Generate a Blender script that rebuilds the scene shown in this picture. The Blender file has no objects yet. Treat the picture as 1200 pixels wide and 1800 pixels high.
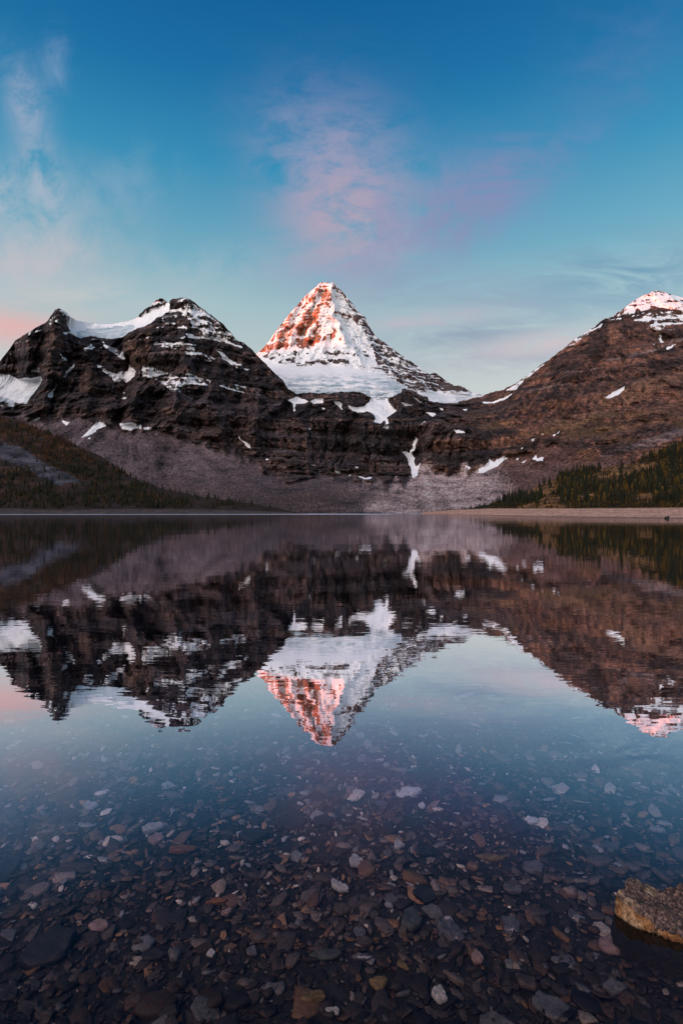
import bpy, math, random
import numpy as np
from mathutils import Vector

R = math.radians
rng = np.random.default_rng(11)
random.seed(11)
scene = bpy.context.scene
COL = scene.collection

# ------------------------------------------------------------------ camera
CAM_H, FPX, HOR = 1.5, 1000.0, 901.5          # eye height, focal length and horizon in photo pixels
cam_d = bpy.data.cameras.new('camera')
cam = bpy.data.objects.new('camera', cam_d)
COL.objects.link(cam)
cam.location = (0, 0, CAM_H)
cam.rotation_euler = (R(90), 0, 0)
cam_d.sensor_fit = 'VERTICAL'
cam_d.sensor_height = 36.0
cam_d.lens = 36.0 * FPX / 1800.0
cam_d.shift_y = (HOR - 900.0) / 1800.0
cam_d.clip_start = 0.05
cam_d.clip_end = 20000
scene.camera = cam

# ------------------------------------------------------------------ sun, sky, exposure
SUN_EL = R(4.0)
_h = Vector((-0.92, -0.39)).normalized()
SUN = Vector((_h.x * math.cos(SUN_EL), _h.y * math.cos(SUN_EL), math.sin(SUN_EL)))
sun_d = bpy.data.lights.new('sun', 'SUN')
sun = bpy.data.objects.new('sun', sun_d)
COL.objects.link(sun)
sun_d.energy = 5.0
sun_d.angle = R(0.5)
sun_d.color = (1.0, 0.115, 0.015)
sun.rotation_euler = SUN.to_track_quat('Z', 'Y').to_euler()
scene.view_settings.view_transform = 'Standard'
scene.view_settings.look = 'None'
scene.view_settings.exposure = 0.0
scene.view_settings.gamma = 1.0
scene.view_settings.use_curve_mapping = False

world = bpy.data.worlds.new('World')
scene.world = world
world.use_nodes = True


class NT:
    """Small helper for node trees."""
    def __init__(self, tree):
        self.t = tree
        tree.nodes.clear()

    def n(self, kind, **kw):
        nd = self.t.nodes.new(kind)
        for k, v in kw.items():
            setattr(nd, k, v)
        return nd

    def put(self, sock, v):
        if isinstance(v, bpy.types.NodeSocket):
            self.t.links.new(v, sock)
        elif v is not None:
            sock.default_value = v

    def math(self, op, a, b=None, c=None, clamp=False):
        nd = self.n('ShaderNodeMath', operation=op, use_clamp=clamp)
        for i, v in enumerate((a, b, c)):
            if v is not None:
                self.put(nd.inputs[i], v)
        return nd.outputs[0]

    def vmath(self, op, a, b=None):
        nd = self.n('ShaderNodeVectorMath', operation=op)
        self.put(nd.inputs[0], a)
        if b is not None:
            self.put(nd.inputs[1], b)
        return nd.outputs[1] if op in ('DOT_PRODUCT', 'LENGTH') else nd.outputs[0]

    def mix(self, f, a, b, mode='MIX'):
        nd = self.n('ShaderNodeMix', data_type='RGBA', blend_type=mode)
        self.put(nd.inputs[0], f)
        self.put(nd.inputs[6], a)
        self.put(nd.inputs[7], b)
        return nd.outputs[2]

    def ramp(self, f, stops, interp='LINEAR'):
        nd = self.n('ShaderNodeValToRGB')
        cr = nd.color_ramp
        cr.interpolation = interp
        while len(cr.elements) > 1:
            cr.elements.remove(cr.elements[-1])
        for i, (p, c) in enumerate(stops):
            e = cr.elements[0] if i == 0 else cr.elements.new(p)
            e.position = p
            e.color = c if len(c) == 4 else (*c, 1)
        self.put(nd.inputs[0], f)
        return nd.outputs[0]

    def noise(self, vec, scale, detail=4.0, rough=0.5, dist=0.0):
        nd = self.n('ShaderNodeTexNoise')
        self.put(nd.inputs['Vector'], vec)
        nd.inputs['Scale'].default_value = scale
        nd.inputs['Detail'].default_value = detail
        nd.inputs['Roughness'].default_value = rough
        nd.inputs['Distortion'].default_value = dist
        return nd.outputs['Fac']

    def maprange(self, v, a, b, c=0.0, d=1.0, smooth=False):
        nd = self.n('ShaderNodeMapRange')
        if smooth:
            nd.interpolation_type = 'SMOOTHSTEP'
        self.put(nd.inputs[0], v)
        for i, q in enumerate((a, b, c, d)):
            self.put(nd.inputs[i + 1], q)
        return nd.outputs[0]


def build_world():
    w = NT(world.node_tree)
    out = w.n('ShaderNodeOutputWorld')
    tc = w.n('ShaderNodeTexCoord')
    d = tc.outputs['Generated']
    sep = w.n('ShaderNodeSeparateXYZ')
    w.put(sep.inputs[0], d)
    x, y, z = sep.outputs
    sky = w.n('ShaderNodeTexSky', sky_type='NISHITA')
    sky.sun_disc = False
    sky.sun_elevation = SUN_EL
    sky.sun_rotation = math.atan2(SUN.x, SUN.y)
    sky.altitude = 2200
    bg1 = w.n('ShaderNodeBackground')
    w.put(bg1.inputs[0], w.mix(1.0, sky.outputs[0], (0.35, 0.9, 1.0, 1), 'MULTIPLY'))
    bg1.inputs[1].default_value = 0.05
    # the dawn dome: pale pink band at the horizon rising into deep blue
    base = w.ramp(w.math('MAXIMUM', z, 0.0), [
        (0.00, (0.62, 0.50, 0.47)), (0.13, (0.62, 0.56, 0.51)), (0.24, (0.52, 0.515, 0.49)),
        (0.335, (0.35, 0.47, 0.49)), (0.41, (0.15, 0.355, 0.46)), (0.515, (0.032, 0.235, 0.415)),
        (0.60, (0.007, 0.135, 0.33)), (0.68, (0.0, 0.085, 0.26)), (1.0, (0.0, 0.05, 0.17))])
    # added warm fill glow, behind and left of the camera, off the sun's bearing
    g = w.vmath('DOT_PRODUCT', d, (-0.60, -0.71, 0.37))
    gl = w.math('POWER', w.math('MAXIMUM', w.maprange(g, 0.22, 1.0), 0.0), 2.2)
    glow = w.mix(1.0, w.mix(gl, (0, 0, 0, 1), (1, 1, 1, 1)), (3.25, 2.55, 2.25, 1), 'MULTIPLY')
    # thin clouds placed by direction
    yy = w.math('MAXIMUM', y, 0.05)
    u = w.math('DIVIDE', x, yy)
    v = w.math('DIVIDE', z, yy)
    front = w.maprange(y, 0.15, 0.4)
    cmb = w.n('ShaderNodeCombineXYZ')
    w.put(cmb.inputs[0], u)
    w.put(cmb.inputs[1], v)
    uv = cmb.outputs[0]
    mp = w.n('ShaderNodeMapping')
    w.put(mp.inputs[0], uv)
    mp.inputs['Rotation'].default_value = (0, 0, R(-32))
    mp.inputs['Scale'].default_value = (3.0, 6.0, 1.0)
    n1 = w.noise(mp.outputs[0], 2.6, 10, 0.66, 0.35)
    mp2 = w.n('ShaderNodeMapping')
    w.put(mp2.inputs[0], uv)
    mp2.inputs['Scale'].default_value = (3.0, 13.0, 1.0)
    mp2.inputs['Location'].default_value = (3.1, 1.2, 0)
    n2 = w.noise(mp2.outputs[0], 1.6, 9, 0.64, 0.7)
    mp3 = w.n('ShaderNodeMapping')
    w.put(mp3.inputs[0], uv)
    mp3.inputs['Location'].default_value = (7.3, 2.2, 0)
    mp3.inputs['Scale'].default_value = (7.0, 6.0, 1.0)
    n3 = w.noise(mp3.outputs[0], 2.0, 10, 0.68, 0.4)

    def blob(px, py, sx, sy, rot=0.0):
        u0, v0 = (px - 600) / 1000, (HOR - py) / 1000
        du = w.math('SUBTRACT', u, u0)
        dv = w.math('SUBTRACT', v, v0)
        c, s = math.cos(R(rot)), math.sin(R(rot))
        a = w.math('ADD', w.math('MULTIPLY', du, c * 1000 / sx), w.math('MULTIPLY', dv, s * 1000 / sx))
        b = w.math('ADD', w.math('MULTIPLY', du, -s * 1000 / sy), w.math('MULTIPLY', dv, c * 1000 / sy))
        q = w.math('ADD', w.math('MULTIPLY', a, a), w.math('MULTIPLY', b, b))
        return w.math('MULTIPLY', w.math('POWER', 2.718, w.math('MULTIPLY', q, -1.0)), front)
    col = base
    for (px, py, sx, sy, rot, amp, nz, lo, hi, c) in CLOUDS:
        nn = {1: n1, 2: n2, 3: n3}[nz]
        m = w.math('MULTIPLY', w.math('MULTIPLY', blob(px, py, sx, sy, rot), w.maprange(nn, lo, hi, 0, 1, True)), amp, clamp=True)
        col = w.mix(m, col, (*c, 1))
    bg2 = w.n('ShaderNodeBackground')
    w.put(bg2.inputs[0], w.mix(1.0, col, glow, 'ADD'))
    bg2.inputs[1].default_value = 1.0
    add = w.n('ShaderNodeAddShader')
    w.put(add.inputs[0], bg1.outputs[0])
    w.put(add.inputs[1], bg2.outputs[0])
    w.put(out.inputs[0], add.outputs[0])


PINK, MAUVE, PALE, GREY = (0.50, 0.31, 0.38), (0.25, 0.22, 0.39), (0.42, 0.46, 0.52), (0.27, 0.32, 0.40)
CLOUDS = [  # photo position, spread, tilt, strength, noise, threshold, colour
    (590, 300, 130, 110, -55, 0.85, 1, 0.30, 0.64, (0.36, 0.30, 0.44)),
    (610, 390, 95, 95, -60, 1.0, 1, 0.29, 0.60, (0.50, 0.34, 0.40)),
    (600, 460, 130, 50, 5, 0.7, 1, 0.25, 0.66, (0.36, 0.33, 0.43)),
    (520, 250, 90, 45, -30, 0.4, 1, 0.3, 0.7, (0.22, 0.30, 0.45)),
    (715, 385, 140, 80, 25, 0.8, 3, 0.34, 0.66, (0.28, 0.26, 0.41)),
    (690, 490, 130, 40, 0, 0.6, 2, 0.25, 0.66, (0.25, 0.30, 0.42)),
    (862, 328, 110, 62, 28, 0.85, 2, 0.30, 0.66, (0.25, 0.22, 0.38)),
    (815, 385, 95, 50, 20, 0.75, 3, 0.33, 0.66, MAUVE),
    (960, 285, 130, 40, 30, 0.5, 3, 0.34, 0.68, (0.19, 0.22, 0.40)),
    (1090, 110, 140, 90, 50, 0.40, 1, 0.30, 0.72, (0.12, 0.18, 0.37)),
    (45, 190, 34, 80, 12, 0.8, 3, 0.34, 0.62, (0.33, 0.38, 0.50)),
    (100, 110, 24, 50, 0, 0.6, 3, 0.36, 0.64, (0.22, 0.33, 0.50)),
    (75, 310, 30, 55, 14, 0.85, 3, 0.34, 0.60, (0.42, 0.45, 0.52)),
    (5, 335, 24, 45, 0, 0.85, 3, 0.34, 0.60, (0.42, 0.45, 0.52)),
    (60, 400, 120, 80, 20, 0.7, 3, 0.24, 0.66, (0.42, 0.46, 0.52)),
    (60, 460, 130, 55, 10, 0.75, 3, 0.22, 0.66, (0.55, 0.47, 0.48)),
    (230, 330, 70, 60, 20, 0.45, 3, 0.36, 0.66, (0.22, 0.36, 0.48)),
    (330, 480, 160, 45, 5, 0.35, 3, 0.3, 0.66, (0.45, 0.48, 0.50)),
    (20, 575, 120, 34, -4, 1.0, 2, 0.15, 0.58, (0.72, 0.40, 0.37)),
    (140, 520, 170, 30, 0, 0.6, 2, 0.25, 0.66, (0.60, 0.53, 0.50)),
    (860, 540, 260, 70, 8, 0.7, 2, 0.30, 0.62, (0.27, 0.33, 0.41)),
    (1110, 480, 160, 55, 6, 0.8, 2, 0.32, 0.60, (0.13, 0.25, 0.36)),
    (900, 625, 180, 26, 3, 0.75, 2, 0.36, 0.60, (0.28, 0.30, 0.37)),
    (820, 590, 120, 20, 6, 0.7, 2, 0.32, 0.60, (0.26, 0.28, 0.36)),
    (960, 605, 140, 22, 8, 0.8, 2, 0.30, 0.58, (0.64, 0.47, 0.47)),
    (760, 560, 120, 16, 5, 0.65, 2, 0.34, 0.62, (0.60, 0.45, 0.48)),
]
build_world()


# ------------------------------------------------------------------ numeric helpers
def _hash(i, j, k, seed):
    h = (i.astype(np.uint32) * np.uint32(374761393) + j.astype(np.uint32) * np.uint32(668265263)
         + k.astype(np.uint32) * np.uint32(2147483647) + np.uint32((seed * 974634781) & 0xffffffff))
    h = (h ^ (h >> np.uint32(13))) * np.uint32(1274126177)
    h = (h ^ (h >> np.uint32(16))) * np.uint32(2246822519)
    return h ^ (h >> np.uint32(15))


def gnoise(x, y, z, seed=0):
    """Gradient noise, about -1..1."""
    xi, yi, zi = np.floor(x), np.floor(y), np.floor(z)
    fx, fy, fz = x - xi, y - yi, z - zi
    ux, uy, uz = [f * f * f * (f * (f * 6 - 15) + 10) for f in (fx, fy, fz)]
    xi, yi, zi = [a.astype(np.int64) for a in (xi, yi, zi)]
    r = 0.0
    for a in (0, 1):
        for b in (0, 1):
            for c in (0, 1):
                h = _hash(xi + a, yi + b, zi + c, seed)
                gx = (h & np.uint32(1023)) / 511.5 - 1
                gy = ((h >> np.uint32(10)) & np.uint32(1023)) / 511.5 - 1
                gz = ((h >> np.uint32(20)) & np.uint32(1023)) / 511.5 - 1
                w = (ux if a else 1 - ux) * (uy if b else 1 - uy) * (uz if c else 1 - uz)
                r = r + w * (gx * (fx - a) + gy * (fy - b) + gz * (fz - c))
    return r * 1.5


def fbm(x, y, z, octv=4, seed=0, gain=0.5):
    s, a = 0.0, 1.0
    for o in range(octv):
        s = s + a * gnoise(x * 2 ** o, y * 2 ** o, z * 2 ** o, seed + o)
        a *= gain
    return s


def ridged(x, y, z, octv=3, seed=0):
    s, a = 0.0, 1.0
    for o in range(octv):
        s = s + a * (1 - 2 * np.abs(gnoise(x * 2 ** o, y * 2 ** o, z * 2 ** o, seed + o)))
        a *= 0.5
    return s / 1.75


def sstep(a, b, x):
    t = np.clip((x - a) / (b - a), 0, 1)
    return t * t * (3 - 2 * t)


def lerp_pts(pts, x):
    p = np.array(pts, float)
    return np.interp(x, p[:, 0], p[:, 1])


class RBF:
    """Scattered interpolation with creases at the control points."""
    def __init__(self, pts, sy=1.6):
        p = np.array(pts, float)
        self.c = p[:, :2] * (1, sy)
        self.sy = sy
        n = len(p)
        d = np.linalg.norm(self.c[:, None] - self.c[None], axis=2)
        A = np.zeros((n + 3, n + 3))
        A[:n, :n] = d
        A[:n, n] = 1
        A[:n, n + 1:] = self.c
        A[n, :n] = 1
        A[n + 1:, :n] = self.c.T
        self.w = np.linalg.solve(A, np.concatenate([p[:, 2], np.zeros(3)]))

    def __call__(self, x, y):
        sh = x.shape
        x, y = x.ravel(), y.ravel() * self.sy
        out = self.w[-3] + self.w[-2] * x + self.w[-1] * y
        for (cx, cy), w in zip(self.c, self.w[:-3]):
            out = out + w * np.sqrt((x - cx) ** 2 + (y - cy) ** 2)
        return out.reshape(sh)


def inpoly(poly, x, y):
    r = np.zeros(x.shape, bool)
    n = len(poly)
    for i in range(n):
        x0, y0 = poly[i]
        x1, y1 = poly[(i + 1) % n]
        if y0 == y1:
            continue
        c = ((y0 > y) != (y1 > y)) & (x < (x1 - x0) * (y - y0) / (y1 - y0) + x0)
        r ^= c
    return r


def polyval(base, polys, x, y):
    """base raised to the value of each polygon the point lies in."""
    for val, poly in polys:
        base = np.where(inpoly(poly, x, y), np.maximum(base, val), base)
    return base


def world(px, py, D):
    return np.stack([(px - 600) / FPX * D, D, CAM_H + (HOR - py) / FPX * D], -1)


def mesh_np(name, V, quads=None, tris=None, smooth=True):
    me = bpy.data.meshes.new(name)
    V = np.asarray(V, np.float32).reshape(-1, 3)
    parts, tot = [], []
    if quads is not None and len(quads):
        q = np.asarray(quads, np.int32)
        parts.append(q.ravel())
        tot.append(np.full(len(q), 4, np.int32))
    if tris is not None and len(tris):
        t = np.asarray(tris, np.int32)
        parts.append(t.ravel())
        tot.append(np.full(len(t), 3, np.int32))
    L = np.concatenate(parts)
    T = np.concatenate(tot)
    me.vertices.add(len(V))
    me.vertices.foreach_set('co', V.ravel())
    me.loops.add(len(L))
    me.loops.foreach_set('vertex_index', L)
    me.polygons.add(len(T))
    me.polygons.foreach_set('loop_start', np.concatenate([[0], np.cumsum(T)[:-1]]).astype(np.int32))
    me.polygons.foreach_set('loop_total', T)
    me.update(calc_edges=True)
    me.validate()
    if smooth:
        me.polygons.foreach_set('use_smooth', np.ones(len(me.polygons), bool))
    return me


def attr_f(me, name, v):
    a = me.attributes.new(name, 'FLOAT', 'POINT')
    a.data.foreach_set('value', np.asarray(v, np.float32).ravel())


def attr_c(me, name, v):
    a = me.attributes.new(name, 'FLOAT_COLOR', 'POINT')
    v = np.asarray(v, np.float32).reshape(-1, 3)
    a.data.foreach_set('color', np.concatenate([v, np.ones((len(v), 1), np.float32)], 1).ravel())


def link(name, me, mat, parent=None):
    o = bpy.data.objects.new(name, me)
    COL.objects.link(o)
    if mat is not None:
        me.materials.append(mat)
    if parent is not None:
        o.parent = parent
    return o


def tag(o, label=None, cat=None, group=None, kind=None):
    if label:
        o['label'] = label
    if cat:
        o['category'] = cat
    if group:
        o['group'] = group
    if kind:
        o['kind'] = kind
    return o


def gridquads(nr, nc):
    a = np.arange(nr * nc).reshape(nr, nc)
    return np.stack([a[:-1, :-1], a[:-1, 1:], a[1:, 1:], a[1:, :-1]], -1).reshape(-1, 4)


# ------------------------------------------------------------------ materials
def new_mat(name):
    m = bpy.data.materials.new(name)
    m.use_nodes = True
    t = NT(m.node_tree)
    out = t.n('ShaderNodeOutputMaterial')
    b = t.n('ShaderNodeBsdfPrincipled')
    t.put(out.inputs[0], b.outputs[0])
    b.inputs['Specular IOR Level'].default_value = 0.25
    return m, t, b, out


def terrain_mat(name, bump=1.0, fine=1.0):
    """Rock, scree or turf colour comes from the mesh; snow lies where the mesh says."""
    m, t, b, out = new_mat(name)
    pos = t.n('ShaderNodeNewGeometry').outputs['Position']
    ac = t.n('ShaderNodeAttribute', attribute_name='col')
    asn = t.n('ShaderNodeAttribute', attribute_name='snow')
    ark = t.n('ShaderNodeAttribute', attribute_name='rk')
    aic = t.n('ShaderNodeAttribute', attribute_name='ice')
    nf = t.noise(pos, 0.11 * fine, 6, 0.7)
    nm = t.noise(pos, 0.02 * fine, 5, 0.6)

    def stretched(sx, sz, det):
        mp = t.n('ShaderNodeMapping')
        t.put(mp.inputs[0], pos)
        mp.inputs['Scale'].default_value = (sx, sx, sz)
        return t.noise(mp.outputs[0], 1.0, det, 0.65, 0.3)
    fl = stretched(0.075, 0.013, 6)          # upright cracks and water streaks of the cliffs
    bd = stretched(0.007, 0.13, 5)           # thin beds
    ng = t.noise(pos, 0.45 * fine, 4, 0.75)  # blocks and rubble
    k = t.math('ADD', t.math('MULTIPLY', t.maprange(nf, 0.34, 0.68, 0.12, 2.1), 0.65),
               t.math('MULTIPLY', t.maprange(nm, 0.3, 0.7, 0.4, 1.6), 0.35))
    cl = t.math('MULTIPLY', t.maprange(fl, 0.34, 0.66, 0.22, 2.0), t.maprange(bd, 0.36, 0.64, 0.35, 1.8))
    k = t.math('MULTIPLY', k, t.maprange(ng, 0.3, 0.7, 0.4, 1.6))
    k = t.math('MULTIPLY', k, t.math('ADD', 1.0, t.math('MULTIPLY', ark.outputs['Fac'], t.math('SUBTRACT', cl, 1.0))))
    gry = t.n('ShaderNodeCombineColor')
    for i in range(3):
        t.put(gry.inputs[i], k)
    rock = t.mix(1.0, ac.outputs['Color'], gry.outputs[0], 'MULTIPLY')
    edge = t.maprange(t.math('ADD', asn.outputs['Fac'], t.maprange(nf, 0.25, 0.75, -0.30, 0.30)), 0.42, 0.58, 0, 1, True)
    ns = t.noise(pos, 0.03, 5, 0.6)
    snow = t.mix(t.maprange(ns, 0.3, 0.7), (0.78, 0.81, 0.85, 1), (0.90, 0.90, 0.91, 1))
    ic = stretched(0.018, 0.11, 5)
    iced = t.mix(t.maprange(ic, 0.35, 0.65), (0.24, 0.34, 0.40, 1), (0.68, 0.76, 0.80, 1))
    snow = t.mix(aic.outputs['Fac'], snow, iced)
    t.put(b.inputs['Base Color'], t.mix(edge, rock, snow))
    t.put(b.inputs['Roughness'], t.maprange(edge, 0, 1, 0.9, 0.6))
    bp = t.n('ShaderNodeBump')
    bp.inputs['Distance'].default_value = 9.0 * bump / fine
    t.put(bp.inputs['Strength'], t.maprange(edge, 0, 1, 1.0, 0.3))
    hh = t.math('ADD', nf, t.math('MULTIPLY', nm, 1.5))
    hh = t.math('ADD', hh, t.math('MULTIPLY', ark.outputs['Fac'], t.math('ADD', t.math('MULTIPLY', fl, 2.2), bd)))
    hh = t.math('ADD', hh, t.math('MULTIPLY', aic.outputs['Fac'], t.math('MULTIPLY', ic, 2.0)))
    t.put(bp.inputs['Height'], t.math('ADD', hh, t.math('MULTIPLY', ng, 0.4)))
    t.put(b.inputs['Normal'], bp.outputs[0])
    return m


M_MOUNT = terrain_mat('mountain_rock_and_snow')
M_BANK = terrain_mat('bank_soil', 0.12, 6.0)


def crown_mat(name, c0, c1, c2, scale=0.16):
    m, t, b, out = new_mat(name)
    pos = t.n('ShaderNodeNewGeometry').outputs['Position']
    n = t.noise(pos, scale, 2, 0.5)
    n2 = t.noise(pos, 2.2, 3, 0.6)
    c = t.ramp(n, [(0.3, c0), (0.5, c1), (0.7, c2)])
    t.put(b.inputs['Base Color'], t.mix(0.5, c, t.mix(t.maprange(n2, 0.3, 0.7), (0.35, 0.35, 0.35, 1), (1.5, 1.5, 1.5, 1)), 'MULTIPLY'))
    b.inputs['Roughness'].default_value = 0.85
    return m


M_SPRUCE = crown_mat('spruce_needles', (0.010, 0.012, 0.007), (0.018, 0.021, 0.009), (0.036, 0.033, 0.012))
M_LARCH = crown_mat('larch_needles', (0.10, 0.062, 0.012), (0.18, 0.105, 0.016), (0.28, 0.15, 0.020))
M_RUST = crown_mat('rusty_larch_needles', (0.040, 0.020, 0.009), (0.085, 0.036, 0.012), (0.15, 0.060, 0.016))
M_SHRUB = crown_mat('shrub_leaves', (0.016, 0.017, 0.008), (0.045, 0.034, 0.010), (0.26, 0.13, 0.020), 0.4)
M_BARK, _t, _b, _o = new_mat('bark')
_b.inputs['Base Color'].default_value = (0.035, 0.026, 0.02, 1)


# ------------------------------------------------------------------ mountains
random.seed(5)
_bounds = [-400.0]
while _bounds[-1] < 2200:
    _bounds.append(_bounds[-1] + random.choice((22, 30, 44, 62, 90)))
STRATA = np.array(_bounds)
STRATA2 = np.cumsum(rng.uniform(6, 17, 260)) - 400
STR_TONE = rng.uniform(0.55, 1.5, 400)
STR_WARM = rng.uniform(0.0, 1.0, 400)


def strata(s, table):
    i = np.clip(np.searchsorted(table, s) - 1, 0, len(table) - 2)
    th = table[i + 1] - table[i]
    return i, (s - table[i]) / th, th


def relief(px, py, D, amt, terr, seed, ribs=1.0):
    """Ruggedness of a rock face: buttresses, ledges, gullies, flutes and blocks, as a depth change in metres."""
    P = world(px, py, D)
    x, y, z = P[..., 0], P[..., 1], P[..., 2]
    wx = x + 40 * fbm(x / 160, y / 160, z / 160, 3, seed + 70)
    s = z + 0.06 * x - 0.20 * np.maximum(x - 350, 0) + 16 * fbm(x / 260, y / 260, z / 500, 3, seed + 50) + 3.5 * fbm(x / 30, y / 40, z / 40, 3, seed + 51)
    i1, f1, t1 = strata(s, STRATA)
    i2, f2, t2 = strata(s, STRATA2)
    w1 = np.clip(0.75 + 1.1 * fbm(x / 170, y / 170, z / 60, 3, seed + 60), 0, 1.5)
    w2 = np.clip(0.5 + 1.3 * fbm(x / 70, y / 90, z / 30, 3, seed + 61), 0, 1.3)
    d = terr * (w1 * t1 * 0.95 * (sstep(0, 0.36, f1) - f1) + w2 * t2 * 0.8 * (sstep(0, 0.4, f2) - f2))
    cliff = sstep(0.3, 0.5, f1) * w1
    def steps(n, k, lo):
        q = n * k
        return (np.floor(q) + sstep(lo, 1.0, q - np.floor(q))) / k
    pil = steps(fbm(wx / 110, y / 260, z / 620, 3, seed + 80, .55), 5.0, 0.78)      # sheer faces that meet in upright edges
    pil2 = steps(fbm(wx / 42, y / 120, z / 260, 3, seed + 85, .6), 4.0, 0.72)
    d = d + amt * (70 * pil + 22 * pil2)
    d = d + amt * (-58 * ribs * ridged(wx / 300, y / 500, z / 1100, 2, seed + 5)
                   - 22 * ridged(wx / 120, y / 300, z / 700, 4, seed)
                   - (9 + 9 * cliff) * ridged(wx / 34, y / 80, z / 210, 3, seed + 10)
                   + 9 * fbm(x / 46, y / 60, z / 46, 5, seed + 20, 0.6) - 6 * ridged(x / 20, y / 40, z / 26, 3, seed + 30))
    ledge = np.maximum((1 - sstep(0.22, 0.42, f1)) * np.minimum(w1, 1), 0.75 * (1 - sstep(0.25, 0.45, f2)) * np.minimum(w2, 1))
    return d, ledge, i1, i2


def creases(PX, PY, lines, jit):
    """Hand placed ribs (negative) and gullies (positive), in metres, with sharp crests."""
    n1 = fbm(PX / 26, PY / 18, PX * 0, 3, jit)
    n2 = fbm(PX / 26, PY / 18, PX * 0 + 6, 3, jit + 1)
    X, Y = PX + 9 * n1, PY + 7 * n2
    out = np.zeros_like(PX)
    for A, w, pts in lines:
        best = np.full(PX.shape, 1e9)
        for (x0, y0), (x1, y1) in zip(pts[:-1], pts[1:]):
            L = (x1 - x0) ** 2 + (y1 - y0) ** 2
            t = np.clip(((X - x0) * (x1 - x0) + (Y - y0) * (y1 - y0)) / L, 0, 1)
            best = np.minimum(best, np.hypot(X - x0 - t * (x1 - x0), Y - y0 - t * (y1 - y0)))
        out = out + A * np.clip(1 - best / w, 0, 1) ** 1.25
    return out


F_CREASE = [
    (-85, 22, [(99, 552), (98, 600), (88, 650), (78, 700)]), (-60, 20, [(62, 582), (50, 620), (46, 655)]), (-45, 12, [(118, 585), (112, 620), (104, 660)]),
    (70, 15, [(128, 590), (126, 630), (110, 680), (92, 722)]), (-80, 22, [(152, 614), (160, 650), (156, 700), (150, 738)]), (-45, 14, [(185, 612), (188, 640)]),
    (90, 15, [(212, 606), (226, 645), (217, 700), (206, 742)]), (-110, 24, [(236, 588), (240, 620), (246, 660), (236, 705), (230, 742)]), (-50, 12, [(262, 584), (266, 625), (262, 650)]),
    (60, 16, [(292, 640), (282, 690), (266, 742)]), (-75, 24, [(326, 602), (322, 645), (306, 700), (312, 752)]), (-70, 18, [(331, 528), (336, 556), (326, 588)]),
    (60, 16, [(352, 640), (346, 700), (352, 752)]), (-70, 22, [(384, 612), (388, 655), (378, 705), (392, 770)]), (65, 16, [(428, 640), (420, 700), (408, 770)]), (-60, 20, [(455, 650), (452, 710), (446, 780)]),
    (34, 7, [(575, 750), (570, 822)]), (40, 6, [(610, 752), (604, 826)]), (36, 5, [(645, 750), (648, 828)]), (-30, 12, [(680, 752), (682, 826)]), (40, 6, [(700, 760), (702, 825)]), (30, 5, [(556, 750), (552, 815)]), (30, 5, [(592, 765), (590, 826)]), (30, 5, [(664, 765), (662, 826)]),
    (-50, 16, [(530, 735), (540, 800), (545, 830)]), (34, 6, [(762, 770), (758, 812)]), (38, 5, [(790, 768), (788, 815)]), (34, 6, [(835, 775), (832, 815)]), (30, 4, [(812, 770), (810, 815)]), (30, 4, [(852, 780), (848, 806)]), (26, 4, [(776, 772), (774, 812)]),
    (-65, 18, [(1060, 563), (1048, 610), (1010, 655), (970, 700)]), (60, 12, [(1068, 575), (1060, 625), (1040, 660)]), (-60, 18, [(1010, 600), (985, 650), (940, 690), (900, 720)]),
    (55, 12, [(965, 640), (940, 690), (910, 740)]), (-60, 20, [(1150, 560), (1140, 620), (1100, 690), (1060, 750)]), (60, 14, [(1112, 560), (1104, 620), (1075, 680)]), (60, 14, [(1165, 590), (1150, 650), (1120, 720)]),
    (-55, 18, [(1200, 600), (1190, 650), (1160, 720), (1130, 770)]), (-50, 18, [(960, 740), (930, 775), (900, 795)]), (50, 12, [(1010, 720), (985, 770)]), (-40, 14, [(1050, 720), (1040, 775)])]


def add_back(P, drops=((45, 25), (160, 130), (420, 420), (900, 1100))):
    """Carry a ridge over and down its far side."""
    top = P[-1]
    rows = []
    for back, dz in drops:
        q = top.copy()
        k = 1 + back / top[:, 1]
        q[:, 0] *= k
        q[:, 1] *= k
        q[:, 2] = np.maximum(q[:, 2] - dz, -30)
        rows.append(q)
    return np.concatenate([P, np.stack(rows)], 0)


def vnormals(V, Q):
    n = np.zeros_like(V)
    a, b, c, d = V[Q[:, 0]], V[Q[:, 1]], V[Q[:, 2]], V[Q[:, 3]]
    fn = np.cross(c - a, d - b)
    for k in range(4):
        for ax in range(3):
            n[:, ax] += np.bincount(Q[:, k], fn[:, ax], len(V))
    return n / np.maximum(np.linalg.norm(n, axis=1, keepdims=True), 1e-9)


def emit_split(pieces, V, Q, col, snow, mat, rk, ice):
    N = vnormals(V, Q)
    for name, label, sel in pieces:
        q = Q[sel]
        used, inv = np.unique(q, return_inverse=True)
        me = mesh_np(name, V[used], inv.reshape(-1, 4))
        attr_c(me, 'col', col[used])
        attr_f(me, 'snow', snow[used])
        attr_f(me, 'rk', rk[used])
        attr_f(me, 'ice', ice[used])
        if len(me.vertices) == len(used):
            me.normals_split_custom_set_from_vertices([tuple(v) for v in N[used].tolist()])
        tag(link(name, me, mat), label, kind='structure')


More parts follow.
